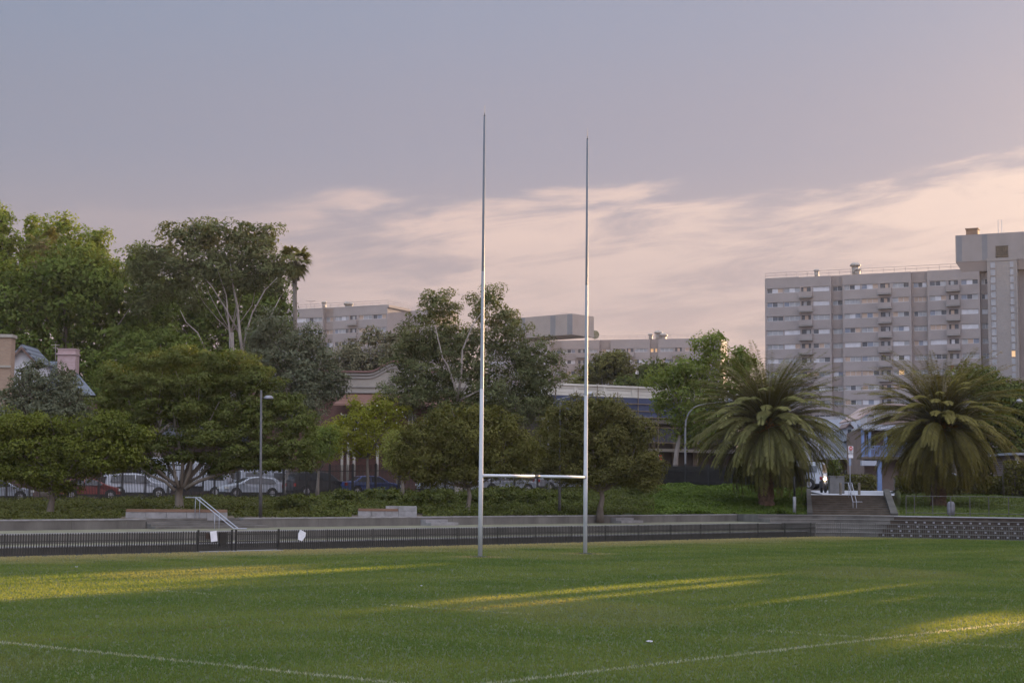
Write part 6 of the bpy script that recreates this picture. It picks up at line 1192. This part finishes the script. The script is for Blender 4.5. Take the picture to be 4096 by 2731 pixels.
def fan_palm(label, Y, base, c_, r, n, seed, lit=None, lean=(1, 0)):
    rng = np.random.default_rng(seed); c = P(c_[0], c_[1], Y); b = P(base[0], base[1], Y); root = thing('fan_palm', label, 'palm tree', tuple(b), 'tall fan palms among the left trees'); V = []; m = MB(); k = Y / F
    for i in range(n):
        a = i * 2.4; e = rng.uniform(-1.1, 1.1); d = np.array((math.cos(a) * math.cos(e), math.sin(a) * math.cos(e), math.sin(e))); st = r * rng.uniform(.45, .7); hub = np.array(tuple(c)) + d * st; m.tube([tuple(c), tuple(np.array(tuple(c)) + d * st * .5 + np.array((0, 0, .06))), tuple(hub)], [.03, .02, .015], 4, cap=False)
        s = np.cross(d, (0, 0, 1.0)); s /= np.linalg.norm(s) + 1e-6; u = np.cross(s, d)
        for j in range(22):
            th = -1.9 + 3.8 * j / 21; o = d * math.cos(th) + s * math.sin(th); ln = r * .5 * rng.uniform(.85, 1.1); tip = hub + o * ln + np.array((0, 0, -.34 * ln * rng.uniform(.4, 1.5))); wv = np.cross(o, u); mid = hub + o * ln * .5; V.append([hub, mid - wv * .05 * r / 1.6, tip, mid + wv * .05 * r / 1.6])
    V = np.array(V).reshape(-1, 3) - np.array(ORG[root.name]); me = mesh_np('fronds', V, np.arange(len(V), dtype=np.int32).reshape(-1, 4), {'tone': np.repeat(rng.random(len(V) // 4), 4)}); me.materials.append(g_palm); link('fronds', me, root); obj('frond_stems', m, MATS['frond_stem'], root)
    m = MB(); m.tube([b, b.lerp(c, .5), c], [.28, .2, .17], 10); obj('trunk', m, bark, root, True)
    kk = 260; pos = np.array(tuple(c)) + rng.normal(0, 1, (kk, 3)) * np.array((.32, .32, .5)) * r * .5 - np.array((0, 0, r * .55)); leaf_obj('dead_fronds', pos, rng.normal(size=(kk, 3)), np.full(kk, .16 * r), leafm('leaf_dead', (.07, .06, .035), (.15, .125, .08), .15), rng, root, aspect=.25, droop=2.0)
fan_palm('tall ragged fan palm against the sky right of the tall gum tree', 138, (1180, 1960), (1180, 1045), 1.75, 46, 41)
fan_palm('fan palm with sunlit fronds among the plane tree tops, upper left', 143, (190, 1960), (175, 975), 1.9, 34, 42)
fan_palm('low pale fan palm in front of the left plane trees', 141, (135, 1960), (135, 1055), 1.35, 26, 43)
fan_palm('small fan palm in front of the middle apartment block beside the dark dome tree', 205, (2290, 1960), (2280, 1530), 2.0, 26, 44)

# ------------------------------------------------------------------ ground cover, shrubs, hedges
def cover(name, label, p0, p1, t0, t1, n, mat, leaf, seed, hmax=.45, clump=.6, cat='ground cover'):
    rng = np.random.default_rng(seed); px = rng.uniform(p0, p1, n); t = rng.uniform(t0, t1, n) ; bad = (t < .11) & (((px > 500) & (px < 950)) | ((px > 1415) & (px < 1700)) | ((px > 960) & (px < 1120) & (t < .04))); px, t = px[~bad], t[~bad]; n = len(px); pos = np.array([tuple(bank(float(x), float(q))) for x, q in zip(px, t)])
    d = np.sin(pos[:, 0] * 1.3 + np.sin(pos[:, 1] * 1.1) * 1.5) * np.sin(pos[:, 1] * 1.7 + np.sin(pos[:, 0] * .9) * 1.2) + .35 * np.sin(pos[:, 0] * 4.1) * np.sin(pos[:, 1] * 3.7); keep = d > rng.normal(-.2 + (clump - .5) * 1.5, .25, n); pos, d = pos[keep], d[keep]; n = len(pos)
    h = hmax * np.clip(.35 + .65 * d, .15, 1.2) * rng.uniform(.2, 1.0, n); pos[:, 2] += h; nn = rng.normal(size=(n, 3)) * .7; nn[:, 2] += .9; nn[:, 1] -= .5
    o = leaf_obj(name, pos, nn, leaf * rng.uniform(.6, 1.4, n), mat, rng, None, aspect=.6); return tag(o, label, cat, kind='stuff')
cover('ground_cover', 'low dark green planting behind the upper wall under the left trees', -300, 1300, .0, 1.0, 90000, g_shrub, .062, 51, .40, .30)
cover('ground_cover', 'leafy low shrubs and ground cover on the middle bank', 1250, 2620, .0, 1.0, 125000, leafm('leaf_cover', (.032, .042, .010), (.10, .115, .025), .3, 1.6), .065, 52, .60, .12)
cover('ivy', 'dense green ivy covering the steep bank left of the stairs', 2540, 3230, .0, 1.0, 130000, g_ivy, .07, 53, .30, -.3)
cover('lawn_grass', 'rough green grass behind the wire fence under the right palm', 3590, 4500, .0, 1.0, 60000, leafm('leaf_lawn', (.06, .09, .02), (.13, .16, .045), .35, 1.0), .085, 54, .14, -.3)
def shrub(label, px, t, r, h, mat, seed, group='rounded shrubs on the garden bank', leaf=.085):
    p = bank(px, t); rng = np.random.default_rng(seed); root = thing('shrub', label, 'shrub', tuple(p), group); rnd = random.Random(seed)
    L = [(p.x + rnd.uniform(-.5, .5) * r, p.y + rnd.uniform(-.3, .3) * r, p.z + h * rnd.uniform(.35, .55), r * rnd.uniform(.5, .8), r * .6, h * rnd.uniform(.4, .55)) for _ in range(4)]
    pp, nn, ss, tt = crown_points(L, rng, .28, leaf, .9, flat=.9); leaf_obj('foliage', pp, nn, ss, mat, rng, root, tone=tt)
    m = MB()
    for q in range(5): m.tube([p - Vector((0, 0, .1)), p + Vector((rnd.uniform(-.4, .4) * r, rnd.uniform(-.3, .3) * r, h * .6))], [.03, .012], 5)
    obj('stems', m, bark, root)
sh = leafm('leaf_cover', (.05, .07, .015), (.14, .17, .04))
for i, (px, t, r, h, lab) in enumerate([(1180, .25, .9, .7, 'rounded green shrub nearest the left lamp post'), (1240, .35, 1.1, .8, 'wide green shrub between the left lamp post and the short bench'), (1330, .2, .9, .6, 'low green shrub touching the left end of the short bench'), (1390, .55, 1.0, .9, 'tall green shrub under the blossoming yellow-green tree'), (1500, .6, 1.3, 1.0, 'green shrub on the slope behind the short bench'), (1590, .45, 1.2, .9, 'green shrub behind the raised block of the short bench'),
        (1700, .35, 1.2, .9, 'green shrub right of the short bench'), (1790, .4, 1.2, 1.1, 'green shrub left of the trunk of the left round tree'), (1905, .35, 1.2, 1.2, 'green shrub touching the left goal post'), (1990, .4, 1.4, 1.3, 'large green shrub right of the left goal post'), (2090, .35, 1.3, 1.1, 'green shrub below the middle of the crossbar'), (2170, .5, 1.1, .9, 'green shrub left of the second lamp post'), (2290, .5, 1.1, .8, 'dark green shrub between the second lamp post and the right goal post'), (2450, .4, 1.0, .7, 'low shrub right of the trunk of the right round tree'), (2560, .6, 1.3, 1.0, 'green shrub at the left foot of the ivy bank')]): shrub(lab, px, t, r, h, sh, 60 + i)
def hedge(label, x0, x1, Y, zb, H, seed, mat):
    rng = np.random.default_rng(seed); p = XY((x0 + x1) / 2, Y); root = thing('hedge', label, 'hedge', (p.x, p.y, zb), 'dark hedges under the palms'); a, b = XY(x0, Y).x, XY(x1, Y).x; n = int((b - a) * H * 420); pos = np.stack([rng.uniform(a, b, n), Y + rng.uniform(-.6, .6, n), zb + H * rng.uniform(0, 1, n)], 1); pos[:, 1] += np.sin(pos[:, 0] * 2) * .25; nn = rng.normal(size=(n, 3)); nn[:, 1] -= .8; leaf_obj('foliage', pos, nn, .1 * rng.uniform(.6, 1.4, n), mat, rng, root)
    m = MB(); m.box(a, b, Y + .3, Y + .5, zb, zb + H * .9); obj('branches', m, bark, root)
hedge('dark hedge on top of the bank under the left palm fronds', 2900, 3215, 115, 2.6, 1.7, 71, g_brown)
hedge('dark hedge behind the right palm trunk', 3580, 4010, 122, 2.3, 1.5, 72, g_brown)
hedge('tall dark hedge at the right edge beyond the right palm', 4015, 4190, 121, 2.4, 2.6, 74, g_brown)
hedge('dark hedge in front of the pale cottage verandah', 3300, 3500, 135, 2.5, 1.5, 73, g_brown)
T('small dark tree in front of the cottage verandah', 128, (3335, 1960), [(3335, 1870, 40, 35), (3318, 1900, 30, 25)], g_olive, 75, trunk_r=.08, puff=.4, leaf=.12)

# ------------------------------------------------------------------ unseen trees added right of the frame to shade the pitch

HOLES = [(-40.2, -28.0, 0, 0, 0), (-22.0, -19.2, 7.7, 10.9, 1), (-16.7, -15.5, 7.9, 9.9, 1), (-11.1, -9.1, 8.7, 10.5, 1)]  # gaps cut into the added crowns to let sun streaks onto the grass
def side_tree(q, s, H, w, seed, label, valley=False):
    rng = np.random.default_rng(seed); sd = np.array((math.sin(SUN_AZ), math.cos(SUN_AZ))); pd = np.array((sd[1], -sd[0])); x, y = pd * q + sd * s
    root = thing('added_shade_tree', label, 'tree', (x, y, 0), 'unseen trees added to shade the pitch'); m = MB(); m.tube([(x, y, -.2), (x, y, H * .4), (x, y, H * .7)], [.45, .35, .15], 9)
    for k in range(5): a = k * 1.3; m.tube([(x, y, H * .35), (x + math.cos(a) * w * .5, y + math.sin(a) * w * .5, H * .6)], [.2, .08], 6)
    obj('trunk', m, bark, root, True)
    n = int(9000 * w * H / 60); u_ = rng.uniform(-1, 1, n) * w; v_ = rng.normal(0, .35, n) * 3.0; z_ = rng.uniform(.03, 1, n) * H
    taper = np.sqrt(np.clip(1 - (np.clip(z_ / H - .72, 0, 1) / .30) ** 2, 0, 1)); u_ *= taper
    Q = q + u_; keep = np.ones(n, bool)
    if valley: lim = 15.3 + 2.9 * (np.abs(Q + 32.8) / 5.2) ** 2.2 + .5 * np.sin(Q * 2.2); keep &= z_ < lim
    for (a, b, z0, z1, on) in HOLES:
        if on: keep &= ~((np.abs((Q - (a + b) / 2) / ((b - a) / 2)) ** 2.4 + np.abs((z_ - (z0 + z1) / 2) / ((z1 - z0) / 2)) ** 2.4) < 1 + rng.normal(0, .18, n))
    pos = np.stack([pd[0] * Q + sd[0] * (s + v_), pd[1] * Q + sd[1] * (s + v_), z_], 1)[keep]
    leaf_obj('crown', pos, rng.normal(size=(len(pos), 3)), rng.uniform(.22, .45, len(pos)), g_deep, rng, root, aspect=.8)
ROW = [(-37.6, 142, 25, 2.9, 1), (-32.8, 142, 25, 3.1, 1), (-28.6, 138, 26, 2.4, 1), (-24.3, 97, 22, 2.4, 0), (-20.4, 96, 22, 2.2, 0), (-16.4, 95, 22, 2.2, 0), (-12.2, 95, 22, 2.3, 0), (-7.8, 94, 22, 2.5, 0), (-3.0, 93, 22, 2.6, 0), (2, 92, 22, 2.8, 0), (7.4, 91, 22, 2.9, 0), (13, 90, 22, 3.1, 0)]
for i, (q, s, H, w, v) in enumerate(ROW): side_tree(q, s, H, w, 100 + i, 'dense unseen tree added on the right to shade the pitch, ' + ['first', 'second', 'third', 'fourth', 'fifth', 'sixth', 'seventh', 'eighth', 'ninth', 'tenth', 'eleventh', 'twelfth'][i] + ' from the left', bool(v))

# ------------------------------------------------------------------ evening haze
m, N, L = nodes('haze_air'); N.remove(N['Principled BSDF']); v = N.new('ShaderNodeVolumePrincipled'); v.inputs['Color'].default_value = (.86, .86, .92, 1); v.inputs['Density'].default_value = .00011; v.inputs['Anisotropy'].default_value = .3
L(v.outputs[0], N['Material Output'].inputs['Volume'])
hz = MB(); hz.box(-1600, 1600, -400, 3100, -1.2, 62); tag(obj('haze', hz, m), 'thin warm evening haze in the air', 'haze', kind='stuff')
